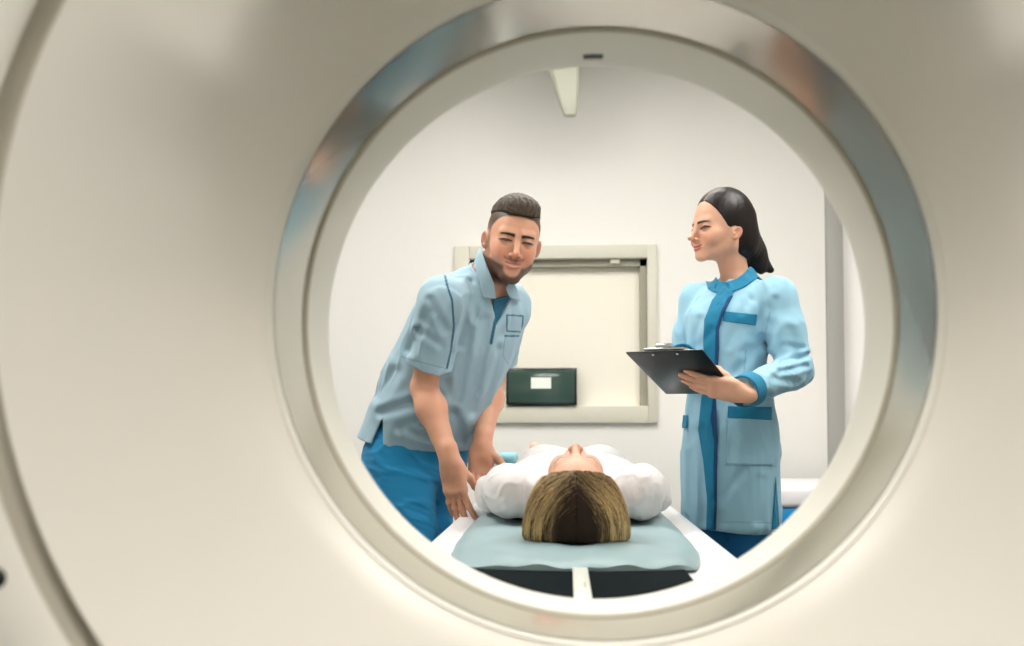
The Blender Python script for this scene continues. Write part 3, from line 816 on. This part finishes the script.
pk = [(507, 315), (523, 316), (522, 332), (507, 331), (507, 315)]
fl_ = [(505, 336), (520, 336)]
pkt = [(505, 338), (503, 356), (514, 372)]
hemR = [(402, 357), (447, 369)]
def trimM(v):
    x, y = proj(v); fc = facing(f_topM, v)
    t = np.zeros(len(v))
    for ln, w in ((armh, 1.0), (plk, 1.5), (pk, .7), (fl_, .8)): t = np.maximum(t, 1-sstep(line_dist2(x, y, ln), w*.6, w*1.5))
    t = np.maximum(t, .35*(1-sstep(line_dist2(x, y, hemR), .3, .9)))
    t = np.maximum(t, .3*(1-sstep(line_dist2(x, y, pkt), .3, .9)))
    return t*fc
attr_mix(M['scrub'], S(152, 181, 195), [('trim', S(22, 84, 112))])
top = sdf_obj('scrub_top', f_topM_shell, [-.75, 2.45, .75], [.05, 3.30, 1.52], .0032 if not globals().get('DRAFT') else .005, M['scrub'], MAN, attrs={'trim': trimM})
# ---- collar wings lying on the shoulders
def patch(f, region, lift, th, k=.002): return lambda p: smax(np.abs(f(p)-lift)-th, region(p), k)
def f_colbase(p):
    nq = (p-m_neck) @ mR
    return smin(f_topM0(p), cone(p, m_neck-mU*.03, m_neck*.6+mh.w(0, -.03, -.06)*.4, .071, .066), .03)
for poly, yr in (([(480, 246), (474, 262), (483, 297.5), (496, 299), (494, 284), (487, 266)], 1), ([(509, 297), (521, 301), (517, 288), (511, 279), (505, 288)], 2)):
    rg = px_region(poly)
    lim = -.05 if yr == 1 else .02
    fr_ = lambda p, rg=rg, lim=lim: np.maximum(rg(p), lim-(p-m_neck) @ mR[:, 1])
    sdf_obj('collar', patch(f_colbase, fr_, .010, .003), [-.36, 2.45, 1.22], [.02, 2.98, 1.58], .0026, M['scrub'], MAN)
rgp = px_region([(493, 299), (510, 295), (505, 306), (500, 320), (496.5, 334), (493.5, 344), (490, 343), (492, 325), (493.5, 310)])
sdf_obj('placket', lambda p: smax(np.abs(f_colbase(p)+.006)-.0045, np.maximum(rgp(p), .02-(p-m_neck) @ mR[:, 1]), .002), [-.30, 2.45, 1.15], [.0, 2.98, 1.45], .0026, M['scrub_dk'], MAN)
def f_stand(p):
    nq = (p-m_neck) @ mR
    r = np.sqrt(nq[..., 0]**2+(nq[..., 1]-.012)**2)
    d = np.abs(r-(.066+.10*np.maximum(-nq[..., 2], 0)))-.004
    d = smax(d, np.abs(nq[..., 2]+.002)-.028-.3*np.maximum(-nq[..., 1], -.05)*0, .004)
    return smax(d, nq[..., 1]-.045, .004)
sdf_obj('collar_stand', f_stand, m_neck-.12, m_neck+.12, .003, M['scrub'], MAN)
# ---- hair
def hairM(p):
    q = mh.loc(p); x, y, z = q[..., 0], q[..., 1], q[..., 2]
    d = ell(q, V(.002, -.008, .037), (.0800, .097, .0985))
    d = smin(d, ell(q, V(.0, .045, .098), (.052, .040, .030)), .03)      # swept quiff
    line = .064 + .010*sstep(y, .02, .06) + .28*(np.abs(x)-.03)*sstep(np.abs(x), .02, .05)*sstep(y, -.02, .02) - .006*sstep(np.abs(x), .0, .02)*0
    line = np.where(y < .0, .070-.35*np.maximum(-y-.01, 0), line)
    ridges = np.sin(wn(q, 31, 40, oct=2)*3+q[..., 0]*420+q[..., 1]*160)*.0011 + wn(q, 33, 150, oct=2)*.0016
    d = d-ridges
    d = d+.0045*(1-sstep(z-line, 0, .028))*sstep(np.abs(x), .035, .06)
    return smax(d, line-z, .006)*mh.k
M['hair_man'] = mat('hair_dark_brown', S(72, 58, 44), .55, noise=.35, nscale=160, bump=.6, bscale=420)
sdf_obj('hair', hairM, mh.O-.16, mh.O+.17, .0019, M['hair_man'], MAN)
# ------------------------------------------------------------------ woman in the coat
WF = V(-math.sin(.60), -math.cos(.60), 0); WLt = V(math.cos(.60), -math.sin(.60), 0)    # her forward, her left
wO = P(731, 450, 2.98); wN = P(737, 284, 2.99)
wA = V(wO[0], wO[1], 0)
wR_ = np.stack([-WLt, WF, V(0, 0, 1)], 1)
zW = lambda py: 1-(py-422)/1000*2.98
wh = Head(P(721, 231.5, 2.96), head_frame(-1.13, .0, -.04), .93, False, open_eye=.0038, smile=.007, mouth_open=.0032, gaze=(-.1, -.1), zs=(.87, 1.12), ear=-.022)
w_shL, w_shR = P(776, 297, 2.90), P(698, 301, 3.07)
w_elL, w_wrL = P(795, 370, 2.87), P(740, 380, 2.70)
w_elR, w_wrR = P(687, 376, 3.06), P(682, 357, 2.86)
hx = lambda px, Y: P(px, 400, Y)[0]-wO[0]
def wrow(py, l, r, b, cy=0):          # silhouette columns l..r at row py -> local section
    c = ((l+r)/2-731)/1000*2.98; half = (r-l)/2/1000*2.98
    a = math.sqrt(max(half**2-(b*math.sin(.6))**2, .001))/math.cos(.6)
    off = wR_.T @ V(c, 0, 0)
    return (zW(py), off[0], off[1]+cy, a, b)
coat_tab = [wrow(530, 684, 776, .128), wrow(500, 684, 777, .130), wrow(460, 684, 777, .130), wrow(430, 686, 776, .126), wrow(400, 690, 771, .116), wrow(375, 694, 766, .108, .004), wrow(345, 692, 768, .115, .010), wrow(318, 690, 774, .112, .008), wrow(298, 700, 770, .088), wrow(284, 718, 758, .062), wrow(276, 724, 752, .055)]
coat_tab = [(a, b+0, c, d, e) for a, b, c, d, e in coat_tab]
def cfix(t): return [(z, cx, cy, a, b) for z, cx, cy, a, b in t]
cTL, cTR, cBL, cBR = P(627, 353, 2.60), P(706, 349.5, 2.50), P(665, 393, 2.84), P(735, 393.5, 2.74)
cx_ = nrm((cTR-cTL)+(cBR-cBL)); cy_ = (cTL+cTR)/2-(cBL+cBR)/2; cl_ = np.linalg.norm(cy_); cy_ = nrm(cy_-cx_*(cy_@cx_)); cz_ = -np.cross(cx_, cy_)
cc = (cTL+cTR+cBL+cBR)/4; cw_ = (np.linalg.norm(cTR-cTL)+np.linalg.norm(cBR-cBL))/2
def board_pt(px, py, off=0.):
    d = P(px, py, 1.0)-CAM; return CAM + d*(((cc-CAM)@cz_)/(d@cz_)) + cz_*off
w_wrL = board_pt(742, 380.5, -.036)
w_hW = nrm(board_pt(694, 374, -.024)-w_wrL)
RwL = hand_frame(w_hW, nrm(-cz_*.7+V(0, -.6, 0)), False)
pwL = hand_prims(w_wrL, RwL, 1, [(.0, .15, .1), (.0, .15, .1), (.02, .2, .12), (.05, .25, .15)], spread=.04, thumb=(.0, .5), k=.86)
w_hWR = nrm(P(697, 350, 2.70)-w_wrR)
RwR = hand_frame(w_hWR, V(.1, -.35, .93), True)
pwR = hand_prims(w_wrR, RwR, 1, [(.45, .7, .5), (.6, .8, .6), (.7, .9, .6), (.7, .9, .7)], spread=.02, thumb=(.4, .6), k=.88)
fw_L = bounded(lambda p: hand_sdf(p, w_wrL, RwL, pwL, .86), w_wrL+RwL[:, 1]*.07, .14)
fw_R = bounded(lambda p: hand_sdf(p, w_wrR, RwR, pwR, .88), w_wrR+RwR[:, 1]*.05, .13)
f_headW = bounded(wh.sdf, wh.O, .18)
w_hipL, w_hipR = V(wO[0], wO[1], zW(455))+WLt*.054, V(wO[0], wO[1], zW(455))-WLt*.054
w_knL, w_knR = w_hipL+V(.0, -.01, -.40), w_hipR+V(.0, -.02, -.40)
w_anL, w_anR = V(w_knL[0], w_knL[1]+.02, .09), V(w_knR[0], w_knR[1]+.02, .09)
def f_skinW(p):
    d = smin(f_headW(p), chain(p, [wN-V(0, 0, .05), wN+V(0, 0, .0), wh.w(0, -.026, -.05)], [.050, .041, .043], .02), .02)
    t = loft(p, wA, wR_, [(z, cx, cy, a*.8, b*.78) for z, cx, cy, a, b in sorted(coat_tab)[2:]], 2.1, .04)
    t = smin(t, cone(p, wN-V(0, 0, .05), w_shL, .045, .04), .04); t = smin(t, cone(p, wN-V(0, 0, .05), w_shR, .045, .04), .04)
    d = smin(d, t, .02)
    aL = smin(chain(p, [w_shL, w_elL, w_wrL], [.040, .033, .0225], .02), fw_L(p), .015)
    aR = smin(chain(p, [w_shR, w_elR, w_wrR], [.040, .033, .0225], .02), fw_R(p), .015)
    d = smin(d, np.minimum(aL, aR), .015)
    lg = smin(chain(p, [w_hipL, w_knL, w_anL], [.062, .05, .036], .04), chain(p, [w_hipR, w_knR, w_anR], [.062, .05, .036], .04), .02)
    for an in (w_anL, w_anR): lg = smin(lg, cone(p, an-V(0, 0, .05), an+WF*.12-V(0, 0, .06), .03, .024), .03)
    return smin(d, lg, .03)
M['skin_woman'] = skin_mat('skin_woman', S(222, 172, 144), [('flush', S(212, 138, 112)), ('lip', S(190, 104, 96)), ('teeth', S(238, 230, 222)), ('brow', S(48, 32, 26)), ('lash_shade', S(34, 22, 20))])
WOMAN = empty('person', (wO[0], wO[1], 0), 'dark-haired woman in light blue lab coat with teal trim holding a black clipboard', 'person')
nearW = lambda v: (np.sqrt(((v-wh.O)**2).sum(1)) < .16).astype(float)
lo, hi = wh.O-.15, wh.O+.15
hb = [min(w_wrL[0], w_wrR[0])-.25, 2.5, w_wrL[2]-.12]
sdf_obj('body', f_skinW, None, None, 0, M['skin_woman'], WOMAN, attrs={k: mk(wh, k, nearW) for k in ('flush', 'lip', 'teeth', 'brow', 'lash_shade')},
        pieces=[(lo, hi, .0017), ([.27, 2.5, .02], [.80, 3.3, wh.O[2]-.138], .0042)])
wh.eyes(WOMAN)
wc = tuple((wR_.T @ V((731-731)/1000*2.98, 0, 0))[:2])
def f_pantsW(p):
    d = loft(p, wA, wR_, [(zW(520), *wc, .108, .085), (zW(470), *wc, .112, .085), (zW(430), *wc, .105, .08)], 2.3, .03)
    lg = smin(chain(p, [w_hipL, w_knL, w_anL], [.070, .064, .058], .05), chain(p, [w_hipR, w_knR, w_anR], [.070, .064, .058], .05), .006)
    d = smin(d, lg, .03) + .003*wn(p, 41, 13, (1.2, 1.2, 2))
    return smax(d, .08-p[..., 2], .004)
sdf_obj('trousers', f_pantsW, [.2, 2.7, .06], [.8, 3.3, 1.0], .0055, mat('coat_trousers', S(8, 104, 160), .85, noise=.04, nscale=300), WOMAN)
for an in (w_anL, w_anR):
    fs = lambda p, an=an: smax(smin(cone(p, an-V(0, 0, .05), an+WF*.13-V(0, 0, .058), .038, .030), cone(p, an-WF*.03-V(0, 0, .045), an+WF*.03-V(0, 0, .04), .04, .04), .03), -p[..., 2]+.001, .003)
    sdf_obj('shoe', fs, an-V(.2, .2, .09), an+V(.2, .2, .07), .006, M['shoe'], WOMAN)
# coat
cr_coat = [((770, 325), (745, 352), 5, .006), ((768, 338), (735, 372), 5, .006), ((775, 300), (768, 345), 4, .005), ((700, 320), (694, 350), 4, .004), ((712, 330), (700, 345), 4, .004), ((735, 330), (728, 345), 4, .003),
           ((790, 330), (800, 362), 5, .005), ((808, 355), (782, 362), 3, .006), ((806, 366), (780, 372), 3, .006), ((796, 382), (775, 378), 4, .005), ((784, 345), (803, 348), 3, .004),
           ((760, 380), (742, 398), 4, .005), ((768, 395), (740, 402), 4, .005), ((700, 430), (704, 520), 5, .005), ((745, 470), (716, 500), 5, .004), ((730, 435), (722, 520), 6, .004), ((762, 480), (758, 520), 5, .003), ((694, 400), (690, 520), 4, .004), ((750, 300), (742, 312), 4, .003), ((765, 308), (752, 335), 5, .004)]
def f_coat0(p): return loft(p, wA, wR_, sorted(coat_tab), 2.15, .03)
w_cfL = w_wrL+(w_elL-w_wrL)*.09; w_cfR = w_wrR+(w_elR-w_wrR)*.12
def slv(p, sh, el, cf):
    d = chain(p, [sh, sh+(el-sh)*.5, el], [.057, .053, .047], .03)
    ax_ = nrm(cf-el); d2 = cone(p, el, cf+ax_*.03, .048, .034)
    return smax(smin(d, d2, .012), (p-cf)@ax_, .003)
def f_coat(p):
    b = f_coat0(p)
    b = smin(b, smin(cone(p, wN-V(0, 0, .05), w_shL-V(0, 0, .008), .05, .052), cone(p, wN-V(0, 0, .05), w_shR-V(0, 0, .008), .05, .05), .02), .05)
    dL, dR = np.sqrt(((p-w_shL)**2).sum(-1)), np.sqrt(((p-w_shR)**2).sum(-1))
    d = smin2(smin2(b, slv(p, w_shL, w_elL, w_cfL), .004+.035*np.exp(-(dL/.08)**2)), slv(p, w_shR, w_elR, w_cfR), .004+.035*np.exp(-(dR/.08)**2))
    return d + .003*wn(p, 51, 13, (1, 1, .6)) - .0035*np.exp(-(wn(p, 53, 9, (1.5, 1.5, .5))/.15)**2) + 1.0*dimple(p, cr_coat)*sstep(-(p[..., 1]-2.99), .0, .05)

def f_coat_shell(p):
    o = f_coat(p); d = smax(o, -(o+.011), .002)
    d = smax(d, zW(527)+.006*np.sin(p[..., 0]*20)-p[..., 2], .003)
    r = np.sqrt(((p-wN)[..., :2]**2).sum(-1)); nq = (p-wN) @ wR_
    d = smax(d, -smax(np.sqrt(nq[..., 0]**2+(nq[..., 1]-.01)**2)-.064, -(nq[..., 2]+.020), .006), .003)
    return d
seamsW = [([(746, 350), (744, 372)], .5), ([(724, 465), (776, 466)], .5), ([(770, 312), (765, 335), (768, 352)], .6), ([(722, 522), (775, 523)], .5), ([(727, 420), (727, 465)], .5)]
def trimW(v):
    x, y = proj(v); fc = facing(f_coat, v); t = np.zeros(len(v))
    for ln, w in seamsW: t = np.maximum(t, .35*(1-sstep(line_dist2(x, y, ln), w*.6, w*1.8)))
    return t*fc
attr_mix(M['coatblue'], S(150, 196, 217), [('trim', S(40, 100, 130))])
sdf_obj('lab_coat', f_coat_shell, [.22, 2.6, .62], [.80, 3.32, 1.50], .0032, M['coatblue'], WOMAN, attrs={'trim': trimW})
def panel(name, poly, lift=.002, th=.0022, base=f_coat, h=.0026, m=None, front=-.02, k=.0015):
    rg = px_region(poly); pl = np.array(poly, float)
    c = np.array([P(a, b, Y) for a, b in poly for Y in (2.68, 3.12)])
    f = lambda p: np.maximum(smax(np.abs(base(p)-lift)-th, rg(p), k), np.maximum(front-(p-wA)@WF, (p-wA)@WF-.175))
    return sdf_obj(name, f, c.min(0)-.01, c.max(0)+.01, h, m or M['coatdk'], WOMAN)
panel('placket', [(723, 286), (732, 291), (733, 296), (722, 318), (719, 330), (719, 350), (714, 400), (711, 420), (716, 440), (714, 470), (715, 500), (713, 530), (706, 530), (707, 500), (703, 460), (698, 430), (701, 400), (706, 372), (703, 345), (704, 320), (712, 300)], lift=.0045, th=.003)
M['coatnv'] = mat('coat_placket_navy', S(14, 66, 112), .85, noise=.04, nscale=300)  # navy strip along the placket edge
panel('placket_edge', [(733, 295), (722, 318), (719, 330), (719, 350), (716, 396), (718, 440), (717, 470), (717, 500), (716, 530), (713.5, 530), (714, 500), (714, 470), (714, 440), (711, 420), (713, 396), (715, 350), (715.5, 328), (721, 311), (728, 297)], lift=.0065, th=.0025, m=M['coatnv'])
panel('chest_pocket_band', [(723.5, 311), (757.5, 314.5), (756, 325.5), (722.5, 321)], front=.0)
panel('pocket_band', [(728, 406), (772, 407), (772, 420), (727.5, 418)], front=.0)
panel('side_pocket_band', [(680, 415), (687.5, 415), (687, 428), (682, 428)], lift=.003, front=-.14)
panel('slit_facing', [(775.8, 474), (779.5, 524), (779.5, 529), (771.5, 529), (774, 500)], lift=.002, front=-.3)
panel('patch_pocket', [(728, 418), (771.5, 420), (773, 465), (726, 464)], lift=.0028, th=.0022, m=M['coatblue'], front=.03)
# collar band round the neckline
def f_coatn(p): return smin(f_coat(p), cone(p, wN-V(0, 0, .06), wN+V(0, 0, .012), .060, .046), .03)
col_px = px_region([(706, 270), (705.5, 280), (708, 289), (714, 292), (723, 294), (735, 291), (746, 286), (757, 278), (766, 271), (762, 262), (752, 264), (744, 273), (737, 278.5), (727, 282), (720, 281.5), (716.5, 278), (717, 270)])
def f_collarW(p):
    q = (p-wN) @ wR_; rho = np.sqrt(q[..., 0]**2+(q[..., 1]-.005)**2)
    fr = np.maximum(col_px(p), -.01-q[..., 1]); bk = np.maximum(np.maximum(np.abs(rho-.062)-.018, q[..., 1]+.005), q[..., 2]-.03)
    return smax(np.abs(f_coatn(p)-.003)-.0028, np.minimum(fr, bk), .002)
sdf_obj('collar', f_collarW, wN-V(.13, .13, .09), wN+V(.13, .13, .09), .0026, M['coatdk'], WOMAN)
for cf, el, wr_ in ((w_cfL, w_elL, w_wrL), (w_cfR, w_elR, w_wrR)):
    ax_ = nrm(cf-el); a0, a1 = cf-ax_*.030, cf+ax_*.014
    fc_ = lambda p, a0=a0, a1=a1, ax_=ax_: smax(np.abs(cone(p, a0-ax_*.03, a1+ax_*.03, .046, .040))-.003, np.maximum((p-a1)@ax_, -(p-a0)@ax_), .002)
    sdf_obj('cuff', fc_, cf-.075, cf+.075, .0028, M['coatdk'], WOMAN)
# hair
def f_hairW(p):
    q = wh.loc(p); x, y, z = q[..., 0], q[..., 1], q[..., 2]
    part = np.abs(x+.012)
    d = ell(q, V(0, -.016, .034), (.0810, .102, .094))
    d = d + .0022*np.exp(-(part/.0035)**2)*sstep(y, -.03, .02)
    # hairline: keep above/behind the temple and ear line
    ax_ = np.abs(x)
    hl = np.where(y > .0, .066-.9*ax_*sstep(ax_, .02, .06)*.55 - .0*y, -.02)
    cut = smax((.050+.42*(y-.062)-z)*.9, (y-(.004+.85*(z+.012))), .012)      # face side: in front of this line there is skin
    front = y-(.024+.62*z)
    d = smax(d, front, .006)
    d = smax(d, -(z+.03), .02)
    dz = d
    # drape behind the neck and shoulder, in world space
    A0 = wh.w(0, -.05, .03)
    pts = [A0, wh.w(0, -.068, -.03), P(752, 251, 3.03), P(770.5, 270, 3.05)]
    dr = chain(p, pts, [.060, .056, .036, .010], .03)/wh.k
    dr2 = chain(p, [wh.w(0, -.06, -.02), P(731, 252, 3.05), P(713, 267, 3.0)], [.045, .034, .013], .03)/wh.k
    dr2 = smin(dr2, chain(p, [wh.w(0, -.045, -.03), P(744, 252, 3.03), P(761, 270, 3.03)], [.05, .036, .012], .02)/wh.k, .03)
    dz = smax(smin(dz, smin(dr, dr2, .03), .02), (zW(274)-p[..., 2]-.12*(p[..., 0]-.5))/wh.k, .004)
    dz = smax(dz, front-.0, .006)
    # keep the ear free
    dz = smax(dz, -ell(np.stack([np.abs(x), y, z], -1), V(.082, -.004, -.022), (.030, .018, .027)), .006)
    th = np.arctan2(x, y-.02)
    rid = np.sin(th*150+wn(q, 61, 14, oct=2)*6)*.00035+wn(q, 62, 60, (1, 1, .15), oct=2)*.0012
    return (dz-rid)*wh.k
M['hair_woman'] = mat('hair_black_brown', S(28, 20, 18), .42, spec=.3, noise=.4, nscale=60)
def partW(v):
    q = wh.loc(v); return (1-sstep(np.abs(q[:, 0]+.012), .0006, .0028))*sstep(q[:, 1], -.02, .01)*sstep(q[:, 2], .06, .07)*.75
attr_mix(M['hair_woman'], S(28, 20, 18), [('parting', S(170, 130, 110))])
sdf_obj('hair', f_hairW, [.34, 2.75, 1.36], [.70, 3.20, 1.76], .0022, M['hair_woman'], WOMAN, attrs={'parting': partW})

# ------------------------------------------------------------------ clipboard
CB = empty('clipboard', tuple(cc), 'black clipboard with a metal clip held level in the hands of the woman', 'clipboard')
def oriented(name, lo, hi, m, parent, bev):
    bm = box_bm(lo, hi, bev)
    for v in bm.verts: c_ = np.array(v.co); v.co = Vector(cc+cx_*c_[0]+cy_*c_[1]+cz_*c_[2])
    return from_bm(name, bm, m, parent, True, 40)
hl_, hw_ = cl_/2, cw_/2
M['board'] = mat('clipboard_vinyl', S(8, 18, 20), .28, spec=.3, noise=.05)
oriented('board', (-hw_, -hl_, -.002), (hw_, hl_, .002), M['board'], CB, .0012)
oriented('paper', (-hw_+.008, -hl_+.006, .0022), (hw_-.008, hl_-.004, .0040), M['linen'], CB, .0004)
clip = oriented('clip', (-.055, hl_-.025, .0042), (.055, hl_+.004, .010), M['chrome'], CB, .002)
oriented('clip_lever', (-.022, hl_-.012, .010), (.022, hl_+.008, .020), M['chrome'], clip, .003)
for sx in (-.033, .033):
    bm = bmesh.new(); bmesh.ops.create_uvsphere(bm, u_segments=16, v_segments=8, radius=.0045)
    for v in bm.verts: c_ = np.array(v.co)*V(1, 1, .5)+V(sx, hl_-.014, -.0022); v.co = Vector(cc+cx_*c_[0]+cy_*c_[1]+cz_*c_[2])
    from_bm('rivet', bm, M['chrome'], CB)
print('clipboard', cw_, cl_)

# ------------------------------------------------------------------ patient lying on the table
MT = TZ+.012
pO = V(.022, 2.080, MT+.091)
ph = Head(pO, np.stack([V(1, 0, 0), nrm(V(0, -.16, 1)), nrm(V(0, -1, -.16))], 1), .88, False, open_eye=.0015, smile=0, mouth_open=0, nose=.011)
pA = V(.022, 0, 0)
pR_ = np.stack([V(1, 0, 0), V(0, 0, 1), V(0, 1, 0)], 1)      # local x right, y up, z toward the feet
def prow(Y, a, zt_, cx=0): hb_ = (zt_-MT)/2; return (Y, cx, MT+hb_, a, hb_)
b_tab = [prow(2.30, .08, MT+.10), prow(2.36, .155, MT+.125), prow(2.48, .182, MT+.158), prow(2.62, .172, MT+.165), prow(2.78, .145, MT+.150), prow(2.95, .16, MT+.15), prow(3.05, .15, MT+.15)]
def f_torP(p): return loft(p, pA, pR_, b_tab, 2.2, .04)
kn = [V(pA[0]+s*.10, 3.40, MT+.075) for s in (-1, 1)]; hp = [V(pA[0]+s*.085, 3.0, MT+.085) for s in (-1, 1)]; an_ = [V(pA[0]+s*.11, 3.74, MT+.062) for s in (-1, 1)]
sh_ = [V(pA[0]+s*.152, 2.385, MT+.068) for s in (-1, 1)]; el_ = [V(pA[0]+s*.200, 2.62, MT+.045) for s in (-1, 1)]; wr2 = [V(pA[0]+s*.190, 2.86, MT+.040) for s in (-1, 1)]
ph_pr = []
for i, s in enumerate((-1, 1)):
    R = hand_frame(V(0, 1, -.05), V(s*.5, 0, .8), s > 0)
    ph_pr.append((R, hand_prims(wr2[i], R, 1, [(.1, .3, .2)]*4, spread=.04, thumb=(.5, .2), k=.88)))
f_headP = bounded(ph.sdf, ph.O, .18)
def f_skinP(p):
    d = smin(f_headP(p), cone(p, ph.w(0, -.02, -.05), V(.022, 2.36, MT+.075), .045, .05), .02)
    d = smin(d, f_torP(p)+.015, .03)
    for i in range(2):
        a = chain(p, [sh_[i], el_[i], wr2[i]], [.042, .034, .023], .02)
        a = smin(a, bounded(lambda q, i=i: hand_sdf(q, wr2[i], ph_pr[i][0], ph_pr[i][1], .88), wr2[i], .2)(p), .015)
        d = smin(d, a, .02)
        l = chain(p, [hp[i], kn[i], an_[i]], [.075, .050, .036], .04)
        l = smin(l, cone(p, an_[i]+V(0, .02, -.02), an_[i]+V((i-.5)*.05*(1+i), .05, .078-.04*i), .032, .022), .02)
        d = smin(d, l, .02)
    return d
M['skin_patient'] = skin_mat('skin_patient', S(228, 176, 150), [('flush', S(214, 140, 118)), ('brow', S(100, 74, 56)), ('lash_shade', S(70, 48, 40)), ('lip', S(196, 112, 106))])
PAT = empty('person', (.022, 2.9, MT), 'patient with highlighted brown hair lying on the scanner table in a white top', 'person')
nearP = lambda v: (np.sqrt(((v-ph.O)**2).sum(1)) < .15).astype(float)
sdf_obj('body', f_skinP, None, None, 0, M['skin_patient'], PAT, attrs={k: mk(ph, k, nearP) for k in ('flush', 'brow', 'lash_shade', 'lip')},
        pieces=[(ph.O-V(.12, .13, .13), ph.O+V(.12, .16, .15), .002), ([-.34, 2.315, MT-.02], [.38, 3.9, MT+.32], .0055)])
ph.eyes(PAT)
# white top with gathered short sleeves
M['whitetop'] = mat('white_top_cotton', S(226, 222, 222), .85, sheen=.2, noise=.015, nscale=200, bump=.35, bscale=120)
def f_topP(p):
    d = f_torP(p)
    for i, s in enumerate((-1, 1)):
        slv_ = smin(ell(p, sh_[i]+V(s*.0, -.005, .005), V(.062, .080, .062)), cone(p, sh_[i]+V(s*.005, .03, .0), el_[i]-V(0, .02, -.008), .056, .050), .03)
        slv_ = smin(slv_, cone(p, el_[i]-V(0, .02, -.008), wr2[i], .046, .034), .02)
        d = smin(d, slv_, .025)
    g = np.sin(wn(p, 71, 16, oct=2)*5+p[..., 0]*60)*.0045*sstep(np.abs(p[..., 0]-.022), .10, .16)
    pin = -.004*np.exp(-(wn(p, 72, 17, (1.3, .7, 1.0))/.14)**2)
    return d+g*.8+pin*.6+.003*wn(p, 73, 14)
def f_topP_sh(p):
    d = f_topP(p)
    d = smax(d, -(np.sqrt((p[..., 0]-.022)**2+((p[..., 2]-MT-.10)*.8)**2+((p[..., 1]-2.27)*1.0)**2)-.088), .006)
    d = smax(d, MT+.003-p[..., 2], .003)
    return smax(d, p[..., 1]-3.02, .004)
sdf_obj('blouse', f_topP_sh, [-.34, 2.22, MT-.01], [.38, 3.04, MT+.24], .0036, M['whitetop'], PAT)
def f_trP(p):
    d = loft(p, pA, pR_, [prow(2.93, .165, MT+.155), prow(3.03, .165, MT+.155), prow(3.12, .16, MT+.14)], 2.3, .03)
    for i in range(2): d = smin(d, chain(p, [hp[i], kn[i], an_[i]-V(0, .03, 0)], [.085, .066, .052], .04), .03)
    return smax(smax(d+.003*wn(p, 81, 13), MT+.002-p[..., 2], .003), p[..., 1]-an_[0][1]+.03, .003)
sdf_obj('trousers', f_trP, [-.3, 2.85, MT-.01], [.34, 3.8, MT+.33], .0055, M['whitetop'], PAT)
# hair: cap plus strands falling from the parting to the mattress
hO = ph.O
rng = np.random.RandomState(7)
hx_, hz_ = .098, .088
def f_hairP(p):
    q = p-hO; x, y, z = q[..., 0], q[..., 1], q[..., 2]
    w = pchip(z, [-.10, -.085, -.06, -.02, .03, .06, .080], [.109, .111, .107, .097, .074, .050, .022])
    d = (np.abs(x)-w)*.85
    e = ell(q, V(0, .0, -.045), V(.122, .124, .130))
    d = smax(d, e, .02)
    d = smax(d, -(q[..., 2]+hO[2]-MT+.004), .008)
    d = smax(d, y-.030+.30*np.maximum(z, -.1), .01)
    ql = ph.loc(p)
    return smax(d, ql[..., 1]-(.020+.60*ql[..., 2]), .006)
M['hair_patient'] = mat('hair_highlighted', S(52, 36, 24), .6, spec=.3, noise=.2, nscale=40)
attr_mix(M['hair_patient'], S(52, 36, 24), [('tone', S(222, 188, 134))])
cap = sdf_obj('hair', lambda p: f_hairP(p)+.003, hO-.15, hO+.15, .003, M['hair_patient'], PAT, attrs={'tone': lambda v: .3*sstep(np.abs(v[:, 0]-hO[0]), .03, .06)})

def on_surface(f, c, dirs, r0=.02, r1=.2):
    lo_ = np.full(dirs.shape[:-1], r0); hi_ = np.full(dirs.shape[:-1], r1)
    for _ in range(14):
        mid = (lo_+hi_)/2; inside = f((c+dirs*mid[..., None]).reshape(-1, 3)).reshape(mid.shape) < 0
        lo_ = np.where(inside, mid, lo_); hi_ = np.where(inside, hi_, mid)
    return c+dirs*lo_[..., None]
NS, KS = 3600, 14
sd = rng.choice([-1, 1], NS); cl = rng.randint(0, 56, NS); ce = np.linspace(.0, 1, 56)
u = np.clip(ce[cl]+rng.normal(0, .007, NS), .0, 1.02); side_end = u                         # 0 = middle back, 1 = outermost
el0 = np.radians(np.clip(50-(1-u)*46+rng.normal(0, 9, NS), -30, 54))                            # start on the parting, from forehead to crown
st = np.stack([sd*.05*rng.rand(NS), -np.cos(el0), np.sin(el0)], 1)
en = np.stack([sd*(.02+1.08*u), -(.95-.85*u**1.5)+rng.normal(0, .04, NS), np.full(NS, -.80)+rng.normal(0, .03, NS)], 1)
st /= np.linalg.norm(st, axis=1, keepdims=True); en /= np.linalg.norm(en, axis=1, keepdims=True)
t = np.linspace(0, 1, KS)[None, :, None]; om = np.arccos(np.clip((st*en).sum(1), -1, 1))[:, None, None]
mid_b = np.stack([sd*(.05+.95*u), np.zeros(NS), np.zeros(NS)], 1)[:, None]*np.sin(np.pi*t)*.55
dirs = (np.sin((1-t)*om)*st[:, None]+np.sin(t*om)*en[:, None])/np.sin(om)+mid_b
dirs /= np.linalg.norm(dirs, axis=-1, keepdims=True)
cS = hO+V(0, 0, -.015)
pth = on_surface(f_hairP, cS, dirs)
wob = np.sin(t[..., 0]*rng.uniform(5, 9, NS)[:, None]+rng.uniform(0, 6, NS)[:, None])
pth = pth+dirs*(.001+.0022*rng.rand(NS)[:, None, None]+.0012*wob[..., None])
ctone = np.where(rng.rand(56) < .5, rng.uniform(.85, 1.3, 56), rng.uniform(.0, .3, 56))[cl]
tone = ctone[:, None]*sstep(u+rng.normal(0, .05, 56)[cl], .24, .46)[:, None]*(.45+.55*sstep(t[0, :, 0][None], .05, .35))*(.75+.25*rng.rand(NS)[:, None])
pth[..., 2] = np.maximum(pth[..., 2], MT+.002)
strands('hair_strands', pth, .0009, .0007, M['hair_patient'], PAT, tone)
